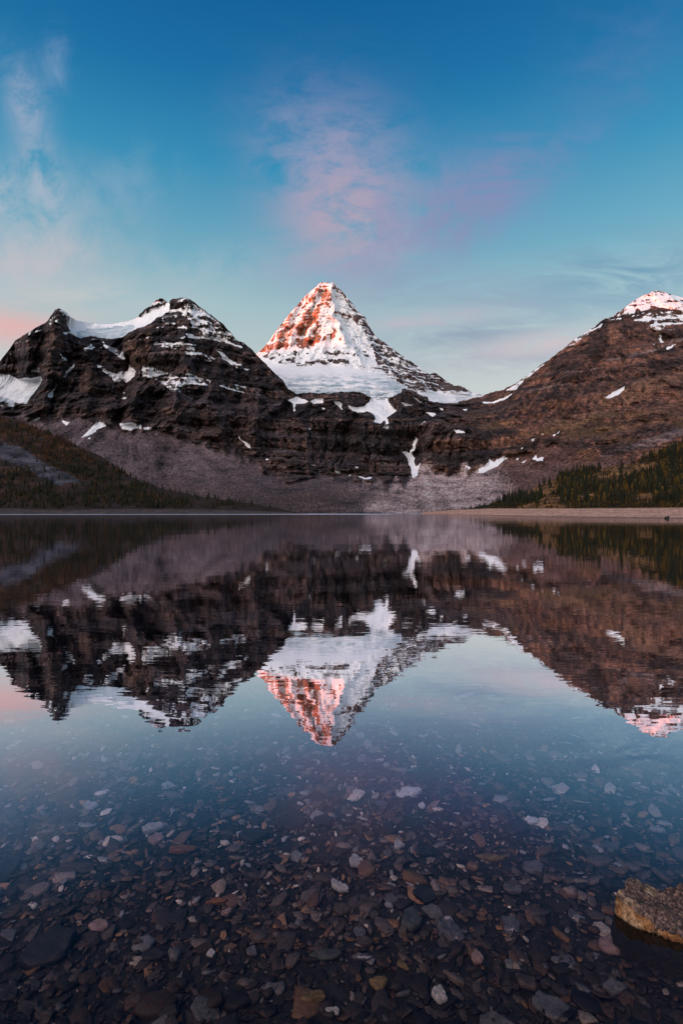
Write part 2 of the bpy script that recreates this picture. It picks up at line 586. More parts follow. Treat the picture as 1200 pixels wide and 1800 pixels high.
# ---- the front massif: left mountain, cirque headwall, right mountain and the scree below them
F_TOP = [(-170, 700), (-60, 668), (0, 636), (14, 618), (28, 598), (50, 584), (62, 577), (75, 570), (84, 565), (88, 557),
         (93, 551), (97, 545), (104, 543), (110, 544), (118, 549), (126, 557), (134, 563), (150, 567), (175, 569), (200, 569),
         (222, 565), (238, 560), (246, 552), (256, 544), (268, 533), (274, 527), (282, 525), (290, 528), (296, 533), (300, 527),
         (310, 525), (328, 523), (336, 527), (345, 535), (360, 546), (375, 557), (392, 570), (410, 588), (418, 598), (428, 603),
         (440, 613), (456, 629), (470, 643), (484, 657), (497, 670), (507, 683), (520, 692), (545, 691), (570, 692), (600, 689),
         (632, 689), (648, 696), (660, 701), (676, 702), (690, 698), (705, 691), (718, 688), (730, 693), (745, 702), (762, 707), (790, 709),
         (812, 705), (830, 700), (845, 697), (862, 690), (885, 684), (905, 675), (925, 660), (950, 641), (968, 630), (985, 616),
         (1010, 596), (1022, 588), (1045, 573), (1060, 561), (1076, 556), (1090, 546), (1120, 524), (1150, 511), (1158, 511),
         (1168, 514), (1200, 523), (1260, 545), (1340, 590)]
F_D = [(-170, 905, 1000), (0, 905, 1000), (200, 905, 1000), (400, 905, 1000), (600, 905, 1000), (800, 905, 1000), (1000, 905, 1000), (1340, 905, 1000),
       (-170, 890, 1250), (100, 892, 1250), (300, 893, 1230), (500, 893, 1180), (600, 893, 1130), (700, 892, 1150), (800, 890, 1180), (900, 880, 1250), (1100, 870, 1250), (1340, 860, 1250),
       (-170, 735, 2150), (0, 730, 2020), (100, 742, 1980), (200, 750, 1950), (300, 766, 1930), (400, 800, 1880), (480, 838, 1760),
       (200, 830, 1600), (300, 850, 1530), (420, 862, 1440), (520, 865, 1440), (600, 862, 1500), (660, 862, 1480),
       (560, 832, 1840), (620, 836, 1860), (680, 838, 1850), (724, 834, 1860), (545, 790, 2000), (600, 790, 2040), (660, 790, 2040), (700, 795, 2050),
       (540, 745, 2080), (600, 745, 2090), (670, 748, 2090), (715, 748, 2150), (728, 768, 2190), (724, 800, 2060), (742, 770, 2010),
       (520, 730, 2170), (560, 718, 2210), (600, 715, 2230), (650, 712, 2230), (700, 715, 2260), (730, 728, 2230),
       (520, 696, 2330), (600, 691, 2340), (660, 701, 2330), (705, 692, 2370), (760, 708, 2390), (800, 709, 2400), (845, 697, 2430),
       (700, 860, 1520), (740, 850, 1600), (800, 862, 1480), (850, 850, 1500), (800, 835, 1760), (770, 828, 1830), (745, 825, 1840),
       (800, 795, 1850), (800, 760, 1900), (762, 742, 2010), (790, 722, 2140), (850, 730, 2050), (850, 780, 1860),
       (870, 808, 1700), (930, 814, 1650), (1000, 806, 1560), (1050, 792, 1560), (1200, 790, 1450), (1340, 780, 1400),
       (900, 740, 1910), (1000, 720, 1900), (1100, 700, 1860), (1200, 690, 1800), (1340, 680, 1780),
       (885, 690, 2250), (930, 690, 2080), (950, 645, 2330), (1000, 660, 2060), (1012, 598, 2350), (1030, 620, 2200), (1060, 622, 2130), (1082, 582, 2240), (1066, 585, 2230), (1062, 562, 2420),
       (1150, 600, 2200), (1200, 600, 2160), (1120, 640, 2040), (1200, 640, 2000), (1150, 560, 2330), (1130, 545, 2400), (1150, 512, 2580), (1200, 545, 2400), (1200, 524, 2590), (1340, 592, 2550), (1340, 640, 2200),
       (-170, 700, 2550), (0, 637, 2520), (28, 600, 2460), (75, 572, 2400), (97, 546, 2430), (110, 546, 2440), (135, 566, 2560), (165, 570, 2680), (200, 571, 2690),
       (240, 562, 2680), (280, 528, 2660), (330, 524, 2560), (375, 559, 2510), (440, 615, 2480), (480, 656, 2430),
       (55, 620, 2320), (80, 660, 2250), (92, 590, 2350), (100, 610, 2320), (118, 640, 2270), (95, 700, 2130), (120, 590, 2420),
       (0, 664, 2400), (0, 690, 2330), (40, 668, 2390), (40, 690, 2310), (0, 715, 2190), (50, 715, 2170), (66, 668, 2340),
       (150, 580, 2600), (200, 582, 2600), (150, 593, 2520), (200, 594, 2520), (150, 597, 2490), (200, 598, 2490), (175, 612, 2450), (150, 625, 2380), (140, 600, 2460), (160, 650, 2280), (160, 700, 2120),
       (212, 600, 2500), (226, 640, 2420), (226, 662, 2370), (214, 695, 2210), (222, 600, 2400), (260, 578, 2410), (250, 630, 2290), (280, 560, 2520),
       (300, 552, 2540), (318, 556, 2480), (330, 590, 2400), (310, 640, 2280), (300, 690, 2130), (300, 740, 2000), (380, 600, 2400), (400, 660, 2260),
       (380, 720, 2080), (440, 680, 2280), (460, 740, 2100), (500, 720, 2230), (480, 790, 1960), (250, 745, 1990)]
F_SNOW = [
    (1, [(121, 576), (119, 566), (134, 562), (160, 560), (200, 560), (236, 556), (250, 552), (262, 545), (284, 538), (297, 530), (301, 545), (318, 541),
         (321, 546), (310, 548), (292, 550), (276, 559), (262, 570), (243, 576), (225, 586), (217, 591), (200, 595), (175, 594), (160, 590), (150, 592), (140, 594), (127, 589)]),
    (1, [(-170, 640), (0, 658), (20, 660), (30, 666), (48, 664), (72, 662), (75, 668), (66, 685), (55, 695), (48, 710), (30, 708), (14, 707), (0, 697), (-170, 700)]),
    (.62, [(-100, 695), (0, 699), (14, 706), (30, 709), (22, 719), (0, 716), (-100, 716)]),
    (1, [(132, 638), (128, 642), (118, 652), (112, 663), (116, 664), (122, 653), (131, 645)]),
    (1, [(101, 673), (95, 685), (82, 695), (85, 699), (92, 698), (93, 690), (99, 681)]),
    (1, [(228, 637), (232, 645), (239, 652), (236, 660), (222, 674), (216, 668), (217, 655), (226, 652)]),
    (.72, [(170, 640), (190, 652), (204, 656), (217, 651), (220, 668), (206, 674), (197, 668), (186, 656), (172, 646)]),
    (1, [(222, 696), (213, 701), (219, 702), (223, 699)]), (1, [(216, 688), (221, 691), (218, 693)]),
    (.74, [(182, 600), (192, 608), (212, 617), (222, 630), (216, 632), (204, 624), (190, 614), (181, 606)]),
    (1, [(216, 618), (217, 630), (210, 624)]),
    (.74, [(143, 614), (160, 604), (170, 612), (150, 617)]),
    (1, [(175, 741), (187, 748), (172, 755), (158, 766), (141, 770), (155, 758), (168, 744)]),
    (1, [(209, 744), (230, 743), (241, 745), (243, 753), (228, 756), (216, 754)]), (1, [(244, 746), (248, 746), (249, 754), (244, 753)]),
    (1, [(251, 751), (267, 751), (264, 756), (256, 757)]), (1, [(108, 739), (124, 741), (115, 749)]), (1, [(57, 737), (72, 734), (64, 740)]),
    (1, [(153, 770), (162, 768), (156, 773)]), (1, [(418, 762), (424, 772), (440, 782), (441, 788), (432, 782), (421, 772)]), (1, [(466, 806), (474, 807), (470, 810)]),
    (.68, [(316, 545), (330, 530), (345, 537), (375, 558), (410, 588), (418, 600), (380, 594), (345, 588), (335, 565), (322, 555)]),
    (.80, [(333, 545), (345, 540), (350, 552), (340, 560)]),
    (.80, [(322, 584), (345, 589), (370, 592), (400, 598), (426, 608), (424, 612), (395, 602), (365, 597), (330, 592)]),
    (.66, [(270, 604), (278, 598), (300, 602), (318, 600), (345, 606), (345, 616), (312, 614), (290, 612), (272, 612)]),
    (.62, [(325, 616), (350, 618), (378, 630), (374, 638), (345, 632), (326, 624)]),
    (.70, [(240, 656), (258, 644), (280, 650), (300, 656), (318, 664), (330, 656), (374, 670), (370, 677), (330, 676), (316, 682), (318, 690), (300, 684), (280, 674), (262, 664)]),
    (.66, [(380, 615), (392, 620), (410, 634), (438, 646), (440, 652), (418, 648), (396, 634)]),
    (.50, [(380, 672), (400, 676), (434, 676), (430, 690), (400, 688)]),
    (.55, [(295, 566), (320, 572), (350, 580), (345, 584), (310, 578)]), (.5, [(285, 560), (310, 552), (318, 565), (300, 572), (285, 570)]),
    (.85, [(104, 546), (110, 543), (128, 556), (136, 566), (128, 568), (112, 556)]),
    (.55, [(84, 566), (96, 552), (106, 560), (98, 572), (86, 574)]), (.55, [(60, 580), (76, 570), (78, 578), (48, 592)]),
    (.8, [(112, 584), (126, 583), (127, 586), (114, 588)]), (.5, [(55, 650), (70, 642), (72, 658), (58, 662)]), (.5, [(100, 620), (118, 612), (122, 634), (108, 636)]),
    # bench under the glacier and the gully snow
    (1, [(507, 703), (522, 697), (530, 702), (543, 705), (535, 709), (520, 710), (518, 722), (515, 722), (515, 710)]),
    (1, [(546, 704), (556, 701), (570, 701), (567, 709), (550, 709)]), (1, [(586, 704), (599, 708), (602, 722), (594, 714)]),
    (1, [(612, 712), (626, 716), (640, 714), (650, 706), (655, 690), (676, 690), (682, 706), (697, 722), (687, 729), (681, 734), (684, 745), (678, 745), (676, 738), (668, 745), (655, 742), (660, 735), (655, 727), (645, 722), (628, 726), (618, 722)]),
    (1, [(566, 714), (574, 719), (567, 719)]), (1, [(672, 750), (683, 746), (682, 753), (674, 752)]), (1, [(541, 750), (546, 754), (544, 756)]),
    (1, [(752, 738), (740, 749), (737, 751), (745, 741)]), (1, [(746, 724), (762, 725), (766, 728), (758, 732)]), (1, [(770, 716), (779, 717), (776, 722)]),
    (.9, [(695, 704), (712, 708), (726, 713), (712, 712)]), (1, [(728, 699), (736, 699), (752, 709), (738, 706)]),
    (1, [(812, 719), (822, 719), (818, 723)]),
    (1, [(731, 763), (733, 776), (728, 790), (724, 794), (721, 793), (725, 780)]),
    (1, [(706, 794), (720, 796), (724, 793), (728, 810), (731, 820), (742, 811), (735, 825), (733, 836), (724, 841), (722, 825), (716, 808)]),
    (1, [(796, 754), (815, 757), (818, 762), (802, 761)]), (1, [(669, 810), (682, 815), (678, 817)]),
    (1, [(587, 824), (597, 828), (600, 835), (590, 831)]), (1, [(542, 816), (556, 818), (553, 820)]), (1, [(620, 820), (633, 821), (627, 823)]),
    (1, [(626, 836), (642, 840), (654, 837), (653, 841), (640, 843)]), (1, [(612, 834), (618, 835), (615, 837)]),
    (.95, [(843, 706), (866, 706), (884, 699), (902, 690), (890, 700), (868, 709), (850, 709)]),
    (.8, [(885, 686), (905, 676), (925, 660), (950, 641), (956, 640), (940, 654), (922, 668), (905, 686), (896, 686)]),
    (1, [(1061, 700), (1075, 691), (1098, 678), (1097, 684), (1086, 694), (1070, 701)]),
    (1, [(838, 832), (841, 824), (852, 818), (861, 806), (866, 812), (885, 801), (891, 805), (872, 820), (850, 831)]), (1, [(818, 818), (828, 821), (822, 827)]),
    (1, [(905, 804), (910, 806), (907, 811)]), (1, [(917, 813), (926, 808), (920, 815)]), (1, [(934, 808), (940, 799), (944, 806), (955, 803), (954, 809), (945, 811)]),
    (1, [(932, 774), (940, 769), (936, 776)]), (1, [(970, 764), (976, 762), (972, 767)]), (.9, [(977, 762), (983, 759), (980, 764)]), (.9, [(950, 763), (957, 761), (952, 765)]), (1, [(914, 788), (920, 786), (916, 790)]),
    (1, [(1171, 610), (1190, 604), (1180, 611), (1172, 615)]), (1, [(1157, 594), (1162, 594), (1164, 601), (1158, 602)]), (.9, [(1159, 588), (1161, 588), (1161, 594), (1159, 594)]),
    (.80, [(1086, 549), (1120, 522), (1150, 505), (1150, 520), (1120, 540), (1112, 555), (1092, 552)]),
    (.86, [(1116, 540), (1128, 528), (1146, 516), (1152, 505), (1168, 508), (1200, 515), (1340, 570), (1340, 590), (1200, 548), (1172, 543), (1150, 540), (1128, 546)]),
    (.55, [(1060, 562), (1086, 550), (1110, 556), (1150, 542), (1200, 548), (1340, 600), (1340, 612), (1200, 566), (1160, 572), (1120, 564)]),
    (.64, [(1140, 572), (1172, 568), (1200, 560), (1300, 580), (1300, 590), (1200, 568), (1176, 574), (1150, 582)]),
    (.62, [(985, 618), (1012, 592), (1058, 560), (1078, 553), (1080, 562), (1062, 570), (1030, 590), (1004, 610)]),
]
F_SCREE = [(1, [(-200, 980), (-200, 720), (60, 735), (125, 738), (200, 752), (275, 752), (330, 770), (372, 782), (405, 800), (440, 806), (470, 832), (520, 846), (560, 836), (600, 836),
                (650, 846), (690, 850), (722, 836), (733, 822), (752, 812), (765, 830), (790, 838), (812, 820), (835, 832), (866, 808), (892, 802), (930, 818), (1000, 806), (1040, 812), (1100, 806), (1340, 800), (1340, 980)]),
           (1, [(885, 804), (960, 782), (1010, 795), (930, 815)])]


F_TONE = [  # other rock, plus painted lit faces and recess shade: colour, share, outline
    ((0.075, 0.043, 0.032), .8, [(216, 592), (240, 584), (264, 580), (266, 610), (258, 640), (236, 652), (222, 640)]),  # buttress face: the light on it is put into the colour
    ((0.012, 0.010, 0.012), .8, [(128, 592), (165, 600), (216, 600), (216, 628), (190, 618), (170, 628), (150, 640), (128, 620)]),  # recess under the saddle: its shade is put into the colour
    ((0.085, 0.052, 0.040), .6, [(144, 655), (166, 648), (176, 672), (168, 690), (140, 690)]),
    ((0.060, 0.037, 0.030), .6, [(84, 570), (104, 560), (112, 590), (104, 640), (82, 640)]),
    ((0.014, 0.012, 0.015), .7, [(285, 590), (330, 596), (400, 606), (440, 630), (450, 645), (400, 622), (330, 606)]),
    ((0.014, 0.012, 0.015), .7, [(300, 620), (350, 632), (420, 645), (470, 668), (480, 690), (400, 668), (330, 650)]),
    ((0.062, 0.052, 0.064), .7, [(436, 676), (452, 680), (480, 700), (506, 716), (490, 722), (462, 706)]),
    ((0.062, 0.052, 0.062), .6, [(262, 664), (300, 672), (330, 690), (380, 700), (360, 712), (300, 696)]),
    ((0.013, 0.011, 0.013), .6, [(500, 700), (560, 728), (640, 730), (720, 740), (720, 746), (640, 746), (540, 745), (500, 730)]),
    ((0.085, 0.052, 0.040), .6, [(545, 733), (640, 736), (735, 735), (735, 740), (640, 741), (545, 738)]),
    ((0.013, 0.011, 0.012), .7, [(560, 752), (720, 756), (716, 790), (640, 800), (565, 790)]),
    ((0.013, 0.011, 0.012), .75, [(760, 795), (860, 792), (866, 806), (830, 822), (800, 826), (762, 812)]),
    ((0.015, 0.012, 0.013), .6, [(770, 745), (870, 742), (905, 760), (870, 772), (775, 770)]),
    ((0.130, 0.062, 0.038), .5, [(760, 772), (870, 774), (960, 760), (960, 778), (870, 790), (760, 790)]),
    ((0.020, 0.013, 0.013), .7, [(1036, 580), (1062, 562), (1072, 575), (1066, 620), (1040, 650), (1030, 620)]),
    ((0.125, 0.060, 0.040), .7, [(1068, 570), (1086, 568), (1090, 590), (1076, 612), (1066, 600)]),
    ((0.022, 0.014, 0.014), .6, [(1092, 562), (1150, 576), (1200, 572), (1200, 586), (1150, 594), (1092, 580)]),
    ((0.175, 0.130, 0.125), .7, [(1066, 632), (1110, 624), (1150, 612), (1200, 594), (1200, 598), (1150, 617), (1110, 628), (1066, 636)]),
    ((0.150, 0.110, 0.105), .6, [(955, 655), (1000, 652), (1050, 647), (1050, 650), (1000, 656), (955, 659)]),
    ((0.150, 0.105, 0.098), .5, [(930, 684), (965, 677), (1010, 672), (1010, 675), (965, 681), (930, 688)]),
    ((0.020, 0.013, 0.013), .6, [(975, 632), (1020, 640), (1040, 660), (1000, 672), (960, 664)]),
    ((0.135, 0.070, 0.048), .6, [(1060, 700), (1110, 676), (1180, 650), (1200, 640), (1200, 665), (1120, 705), (1050, 735), (1000, 760), (1000, 745)]),
    ((0.110, 0.058, 0.042), .6, [(980, 720), (1020, 725), (960, 775), (900, 806), (880, 806), (930, 770)]),
    ((0.135, 0.068, 0.042), .5, [(1100, 735), (1200, 700), (1340, 680), (1340, 700), (1200, 735), (1080, 765)]),
    ((0.15, 0.120, 0.125), .5, [(1052, 800), (1080, 788), (1120, 778), (1160, 762), (1200, 752), (1200, 764), (1150, 784), (1100, 796), (1060, 806)]),
    ((0.022, 0.015, 0.015), .6, [(905, 782), (960, 770), (992, 772), (990, 784), (940, 792), (906, 794)]),
    ((0.022, 0.015, 0.014), .5, [(1010, 750), (1050, 742), (1060, 752), (1020, 768)]),
]


def build_front():
    nc = 1180
    px1 = np.linspace(-165, 1335, nc)
    nr = 460
    top = lerp_pts(F_TOP, px1)
    rough = np.where((px1 > 130) & (px1 < 240), 0.15, 1.0) * np.where(px1 > 1090, 0.3, 1.0)
    top = top + rough * 2.0 * fbm(px1 / 14, px1 * 0, px1 * 0 + 3.3, 4, 7, 0.6)
    t = np.linspace(0, 1, nr) ** 0.93
    PX = np.broadcast_to(px1, (nr, nc)).copy()
    PY = 905.0 + (top[None, :] - 905.0) * t[:, None]
    D = RBF(F_D)(PX, PY)
    # ragged edges for everything drawn by outline
    jx = PX + 4.0 * fbm(PX / 16, PY / 10, PX * 0, 3, 31) + 1.5 * fbm(PX / 4, PY / 3, PX * 0, 2, 35)
    jy = PY + 2.6 * fbm(PX / 16, PY / 10, PX * 0 + 9, 3, 32) + 1.0 * fbm(PX / 4, PY / 3, PX * 0 + 4, 2, 36)
    jx2 = PX + 12 * fbm(PX / 26, PY / 22, PX * 0, 4, 33, .6)
    jy2 = PY + 20 * fbm(PX / 16, PY / 40, PX * 0 + 5, 4, 34, .6)
    scree = polyval(np.zeros_like(PX), F_SCREE, jx2, jy2)
    sx = PX + 0.6 * (jx - PX)
    sy = PY + 0.6 * (jy - PY)
    sn = polyval(np.zeros_like(PX), F_SNOW, sx, sy)
    solid = sn > 0.89
    rightm = sstep(740, 900, PX)
    amt = np.where(scree > 0.5, 0.10, 1.0) * np.where(solid & (scree < .5), 0.25, 1.0) * (1 - 0.58 * rightm)
    band = fbm(PX / 90, PY / 30, PX * 0, 3, 37)
    terr = np.where(scree > 0.5, 0.0, 0.72) * np.where(solid, 0.15, 1.0) * (1 - rightm * np.clip(0.62 - 0.7 * band, 0.15, 0.9))
    # soften those masks so the surface stays continuous
    for _ in range(12):
        for a in (amt, terr):
            a[1:-1] = (a[:-2] + a[1:-1] * 2 + a[2:]) / 4
            a[:, 1:-1] = (a[:, :-2] + a[:, 1:-1] * 2 + a[:, 2:]) / 4
    d, ledge, i1, i2 = relief(PX, PY, D, amt, terr, 3)
    d = d + creases(PX, PY, F_CREASE, 61) * np.clip(amt * 1.6 - 0.3, 0, 1)
    low = sstep(893, 870, PY)
    fa = np.arctan2(PX - 235, np.maximum(PY - 690, 1.0) * 2.0)
    fb = np.arctan2(PX - 760, np.maximum(PY - 770, 1.0) * 2.0)
    chute = np.where(PX < 560, ridged(fa * 14 + 0.4 * fbm(PX / 40, PY / 30, PX * 0, 3, 66), PX * 0, PY / 300, 3, 67), ridged(fb * 12 + 0.5 * fbm(PX / 40, PY / 30, PX * 0, 3, 68), PX * 0, PY / 300, 3, 69))
    d = d + scree * (-9 * chute + 3 * fbm(PX / 6, PY / 6, PX * 0, 4, 65, .6))
    D = D + d * low + 1.6 * fbm(PX / 5, PY / 3, PX * 0 + 1.7, 3, 77) * low
    P = world(PX, PY, D)
    x, y, z = P[..., 0], P[..., 1], P[..., 2]
    # snow: solid patches keep their outline, dusted ground keeps it in ragged streaks on ledges and gully beds
    nz = fbm(x / 30, y / 40, z / 15, 5, 91, 0.62)
    fine = fbm(x / 9, y / 14, z / 5, 3, 94, .65)
    gul = fbm(x / 13, y / 30, z / 60, 3, 92, 0.6)
    patch = fbm(x / 75, y / 90, z / 40, 3, 93)
    dust = sn - 0.13 + 0.40 * (ledge - 0.35) + 0.42 * nz + 0.24 * gul + 0.20 * patch + 0.42 * fine
    hi = sstep(420, 850, z) * 0.30 * (1 - 0.75 * rightm)
    thin_l = sstep(0.45, 0.75, ledge) * sstep(-0.25, 0.35, patch + 0.5 * gul)
    free = -0.02 + 0.24 * fine * sstep(350, 650, z) + hi + 0.34 * (thin_l - 0.45) * (0.4 + sstep(420, 800, z)) + 0.26 * nz + 0.20 * patch
    snow = np.where(solid, sn, np.where(sn > 0.1, dust, np.where(scree > 0.5, 0.0, free)))
    snow = np.clip(snow, 0, 1)
    for _ in range(2):
        snow[1:-1, 1:-1] = (snow[1:-1, 1:-1] * 2 + snow[:-2, 1:-1] + snow[2:, 1:-1] + snow[1:-1, :-2] + snow[1:-1, 2:]) / 6
    # colours of the rock
    n1 = fbm(x / 130, y / 130, z / 60, 4, 41)
    n2 = fbm(x / 24, y / 30, z / 14, 5, 42, 0.65)
    vst = fbm(x / 14, y / 30, z / 170, 4, 43, .6)
    tone = (0.5 + 0.5 * STR_TONE[i1]) * (0.65 + 0.35 * STR_TONE[(i2 + 90) % 400]) * (1 + 0.4 * n1 + 0.5 * n2 + 0.55 * vst)
    warm = np.clip(0.30 + 0.6 * n1 + 0.5 * (STR_WARM[i1] - 0.5) + 0.55 * vst, 0, 1)[..., None]
    left = np.array([0.023, 0.0185, 0.0215]) * (1 - warm) + np.array([0.064, 0.037, 0.030]) * warm
    right = np.array([0.042, 0.0245, 0.0225]) * (1 - warm) + np.array([0.138, 0.058, 0.036]) * warm
    k = sstep(740, 940, PX + 40 * n1)[..., None]
    rock = (left * (1 - k) + right * k) * np.clip(tone, 0.2, 2.8)[..., None]
    talus = (ledge * np.clip(0.45 + 1.2 * n1 + .6 * n2, 0, 1) * 0.75)[..., None]
    rock = rock * (1 - talus) + (np.array([0.058, 0.047, 0.052]) * (1 - k) + np.array([0.098, 0.062, 0.054]) * k) * talus
    fall = fbm((PX + 0.75 * (PY - 600)) / 9, (PY - 0.4 * PX) / 70, PX * 0, 4, 52, .6)
    slope_ = (k[..., 0] * sstep(585, 680, PY))[..., None]
    rock = rock * (1 + slope_ * np.clip(0.6 * fall, -0.5, 0.9)[..., None])
    for tc_, sh_, pl_ in F_TONE:  # outlined tones, some of them painted light and shade
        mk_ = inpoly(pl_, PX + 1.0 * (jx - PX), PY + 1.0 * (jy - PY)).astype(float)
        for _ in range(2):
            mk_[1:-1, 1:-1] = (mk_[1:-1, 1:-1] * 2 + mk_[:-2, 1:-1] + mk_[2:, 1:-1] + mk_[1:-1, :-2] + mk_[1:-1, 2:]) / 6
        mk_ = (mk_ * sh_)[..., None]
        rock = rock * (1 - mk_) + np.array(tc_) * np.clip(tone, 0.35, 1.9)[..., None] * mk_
    olive = (sstep(0.1, 0.5, n1 + 0.5 * n2) * sstep(640, 730, PY) * k[..., 0] * (scree < .5))[..., None]
    rock = rock * (1 - olive * .6) + np.array([0.070, 0.046, 0.018]) * olive * .6
    # scree: debris chutes running down each fan from its apex
    grit = fbm(PX / 4.5, PY / 3.5, PX * 0, 4, 45, 0.75)
    lump = fbm(x / 60, y / 110, z / 40, 4, 46, .6)

    def fan(ax, ay, seed, freq):
        a = np.arctan2(PX - ax, np.maximum(PY - ay, 1.0) * 2.0)
        r_ = np.hypot(PX - ax, (PY - ay) * 2.0)
        return fbm(a * freq, r_ / 160, a * 0, 4, seed, .6)
    wl = sstep(330, 520, PX + 30 * n1)
    stq = fan(235, 700, 44, 6) * (1 - wl) + fan(470, 640, 47, 10) * wl
    stq = stq * sstep(905, 800, PY)
    str_ = fan(727, 790, 48, 9) * sstep(845, 790, PX) + fan(880, 770, 49, 9) * sstep(790, 845, PX)
    sl = np.array([0.100, 0.073, 0.078]) * (1 + 0.85 * stq + 0.5 * grit + 0.6 * lump)[..., None]
    srg = np.array([0.370, 0.272, 0.262]) * (1 + 0.32 * str_ + 0.7 * grit + 0.6 * lump)[..., None]
    kr = (sstep(585, 770, jx2 + (jy2 - 850) * 1.0 + 40 * lump) * (1 - sstep(850, 915, jx2 - (jy2 - 850) * 0.5)))[..., None]
    sbr = np.array([0.120, 0.064, 0.054]) * (1 + 0.3 * str_ + 0.7 * grit + .5 * lump)[..., None]
    kb = sstep(840, 900, jx2)[..., None]
    sc = sl * (1 - kb) + sbr * kb
    sc = sc * (1 - kr) + srg * kr
    brown = (sstep(845, 890, PY + 14 * lump) * (1 - 0.9 * kr[..., 0]) * (1 - kb[..., 0]) * (0.45 + 0.55 * sstep(380, 520, PX)))[..., None]
    sc = sc * (1 - brown) + np.array([0.050, 0.034, 0.030]) * (1 + 0.7 * grit + .5 * lump)[..., None] * brown
    rust = (sstep(800, 870, PY + 20 * lump) * (1 - kr[..., 0]) * 0.6 * np.clip(0.5 + lump, 0, 1))[..., None]
    sc = sc * (1 - rust) + np.array([0.110, 0.066, 0.058]) * (1 + 0.8 * grit + .4 * stq)[..., None] * rust
    ks = scree.copy()
    for _ in range(7):
        ks[1:-1] = (ks[:-2] + ks[1:-1] * 2 + ks[2:]) / 4
        ks[:, 1:-1] = (ks[:, :-2] + ks[:, 1:-1] * 2 + ks[:, 2:]) / 4
    kk = np.clip(ks + 0.5 * (grit * 0.5 + lump) * ks * (1 - ks) * 4, 0, 1)[..., None]
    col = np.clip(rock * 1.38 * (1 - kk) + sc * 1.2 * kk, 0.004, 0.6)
    P2 = add_back(P)
    nb = P2.shape[0] - nr
    V = P2.reshape(-1, 3)
    col = np.concatenate([col, np.repeat(col[-1:], nb, 0)], 0).reshape(-1, 3)
    snow = np.concatenate([snow, np.repeat(snow[-1:], nb, 0)], 0).reshape(-1)
    rk_ = (1 - ks) * (1 - 0.55 * rightm)
    rk = np.concatenate([rk_, np.repeat(rk_[-1:], nb, 0)], 0).reshape(-1)
    ice = polyval(np.zeros_like(PX), [(1, [(135, 600), (138, 583), (160, 577), (200, 575), (236, 571), (232, 582), (217, 600)]), (.8, [(-180, 692), (0, 696), (30, 706), (24, 722), (-180, 722)]),
                                      (.7, [(52, 690), (75, 672), (75, 690), (50, 712), (40, 708)]), (.35, [(-180, 640), (90, 660), (60, 700), (-180, 700)])], jx, jy)
    ice = np.concatenate([ice, np.repeat(ice[-1:] * 0, nb, 0)], 0).reshape(-1)
    Q = gridquads(nr + nb, nc)
    PXf = np.concatenate([PX, np.repeat(PX[-1:], nb, 0)], 0).reshape(-1)[Q[:, 0]]
    sf = np.concatenate([scree, np.zeros((nb, nc))], 0).reshape(-1)[Q[:, 0]] > 0.5
    emit_split([
        ('scree', 'bare grey and lilac scree fans sloping to the far shore', sf),
        ('mountain', 'dark banded left mountain with a hanging snow saddle', ~sf & (PXf < 505)),
        ('cirque_headwall', 'dark cliff wall under the glacier with a snow filled gully', ~sf & (PXf >= 505) & (PXf < 742)),
        ('mountain', 'reddish brown right mountain with a white snow cap', ~sf & (PXf >= 742))], V, Q, col, snow, M_MOUNT, rk, ice)


# ---- the pyramid peak and its glacier
P_TOP = [(415, 660), (440, 632), (455, 619), (463, 611), (470, 603), (480, 590), (489, 577), (500, 563), (511, 549), (522, 537), (530, 527), (541, 516), (553, 506),
         (561, 498), (568, 496), (576, 497), (580, 498), (584, 495), (588, 496), (592, 502), (600, 511), (608, 521), (616, 530), (624, 538), (630, 548), (640, 556), (646, 564),
         (649, 574), (655, 584), (663, 594), (676, 602), (690, 613), (702, 622), (716, 631), (730, 641), (745, 652), (755, 658), (760, 656), (767, 656),
         (774, 662), (785, 671), (800, 678), (812, 678), (822, 686), (832, 691), (850, 693), (872, 697), (900, 705)]
P_D = [(415, 735, 2400), (520, 735, 2400), (600, 735, 2400), (700, 735, 2420), (800, 735, 2450), (900, 735, 2480),
       (430, 690, 2480), (520, 692, 2440), (560, 692, 2430), (620, 690, 2430), (660, 700, 2400), (690, 698, 2430), (480, 665, 2640), (520, 668, 2600), (560, 668, 2560), (620, 670, 2560), (660, 678, 2520),
       (480, 650, 2900), (530, 652, 2830), (580, 654, 2760), (640, 660, 2700), (690, 680, 2600),
       (450, 640, 3250), (480, 640, 3150), (530, 640, 3050), (580, 641, 2980), (620, 646, 2900), (650, 652, 2850), (700, 672, 2720),
       (415, 662, 3300), (440, 634, 3440), (455, 620, 3430), (480, 618, 3290), (520, 614, 3200), (556, 612, 3120), (590, 625, 3040), (545, 590, 3270), (500, 590, 3370), (470, 604, 3430),
       (500, 564, 3480), (530, 560, 3380), (530, 528, 3510), (553, 540, 3420), (560, 570, 3300), (562, 498, 3540), (576, 498, 3520), (582, 500, 3490), (582, 508, 3462), (582, 516, 3435), (581, 526, 3405), (581, 536, 3375), (582, 545, 3345), (585, 555, 3312), (590, 565, 3275), (596, 576, 3235),
       (603, 588, 3190), (611, 600, 3145), (619, 612, 3100), (627, 624, 3050), (635, 636, 3000), (645, 647, 2940),
       (592, 503, 3540), (608, 522, 3540), (624, 540, 3530), (645, 565, 3500), (663, 595, 3420), (690, 614, 3360), (730, 642, 3270), (757, 659, 3180), (785, 672, 3090), (830, 692, 2980),
       (610, 560, 3390), (630, 585, 3320), (650, 615, 3190), (680, 645, 3020), (715, 670, 2860), (745, 690, 2690), (740, 665, 2980),
       (770, 690, 2900), (800, 698, 2760), (770, 705, 2600), (850, 700, 2900), (900, 708, 3000)]
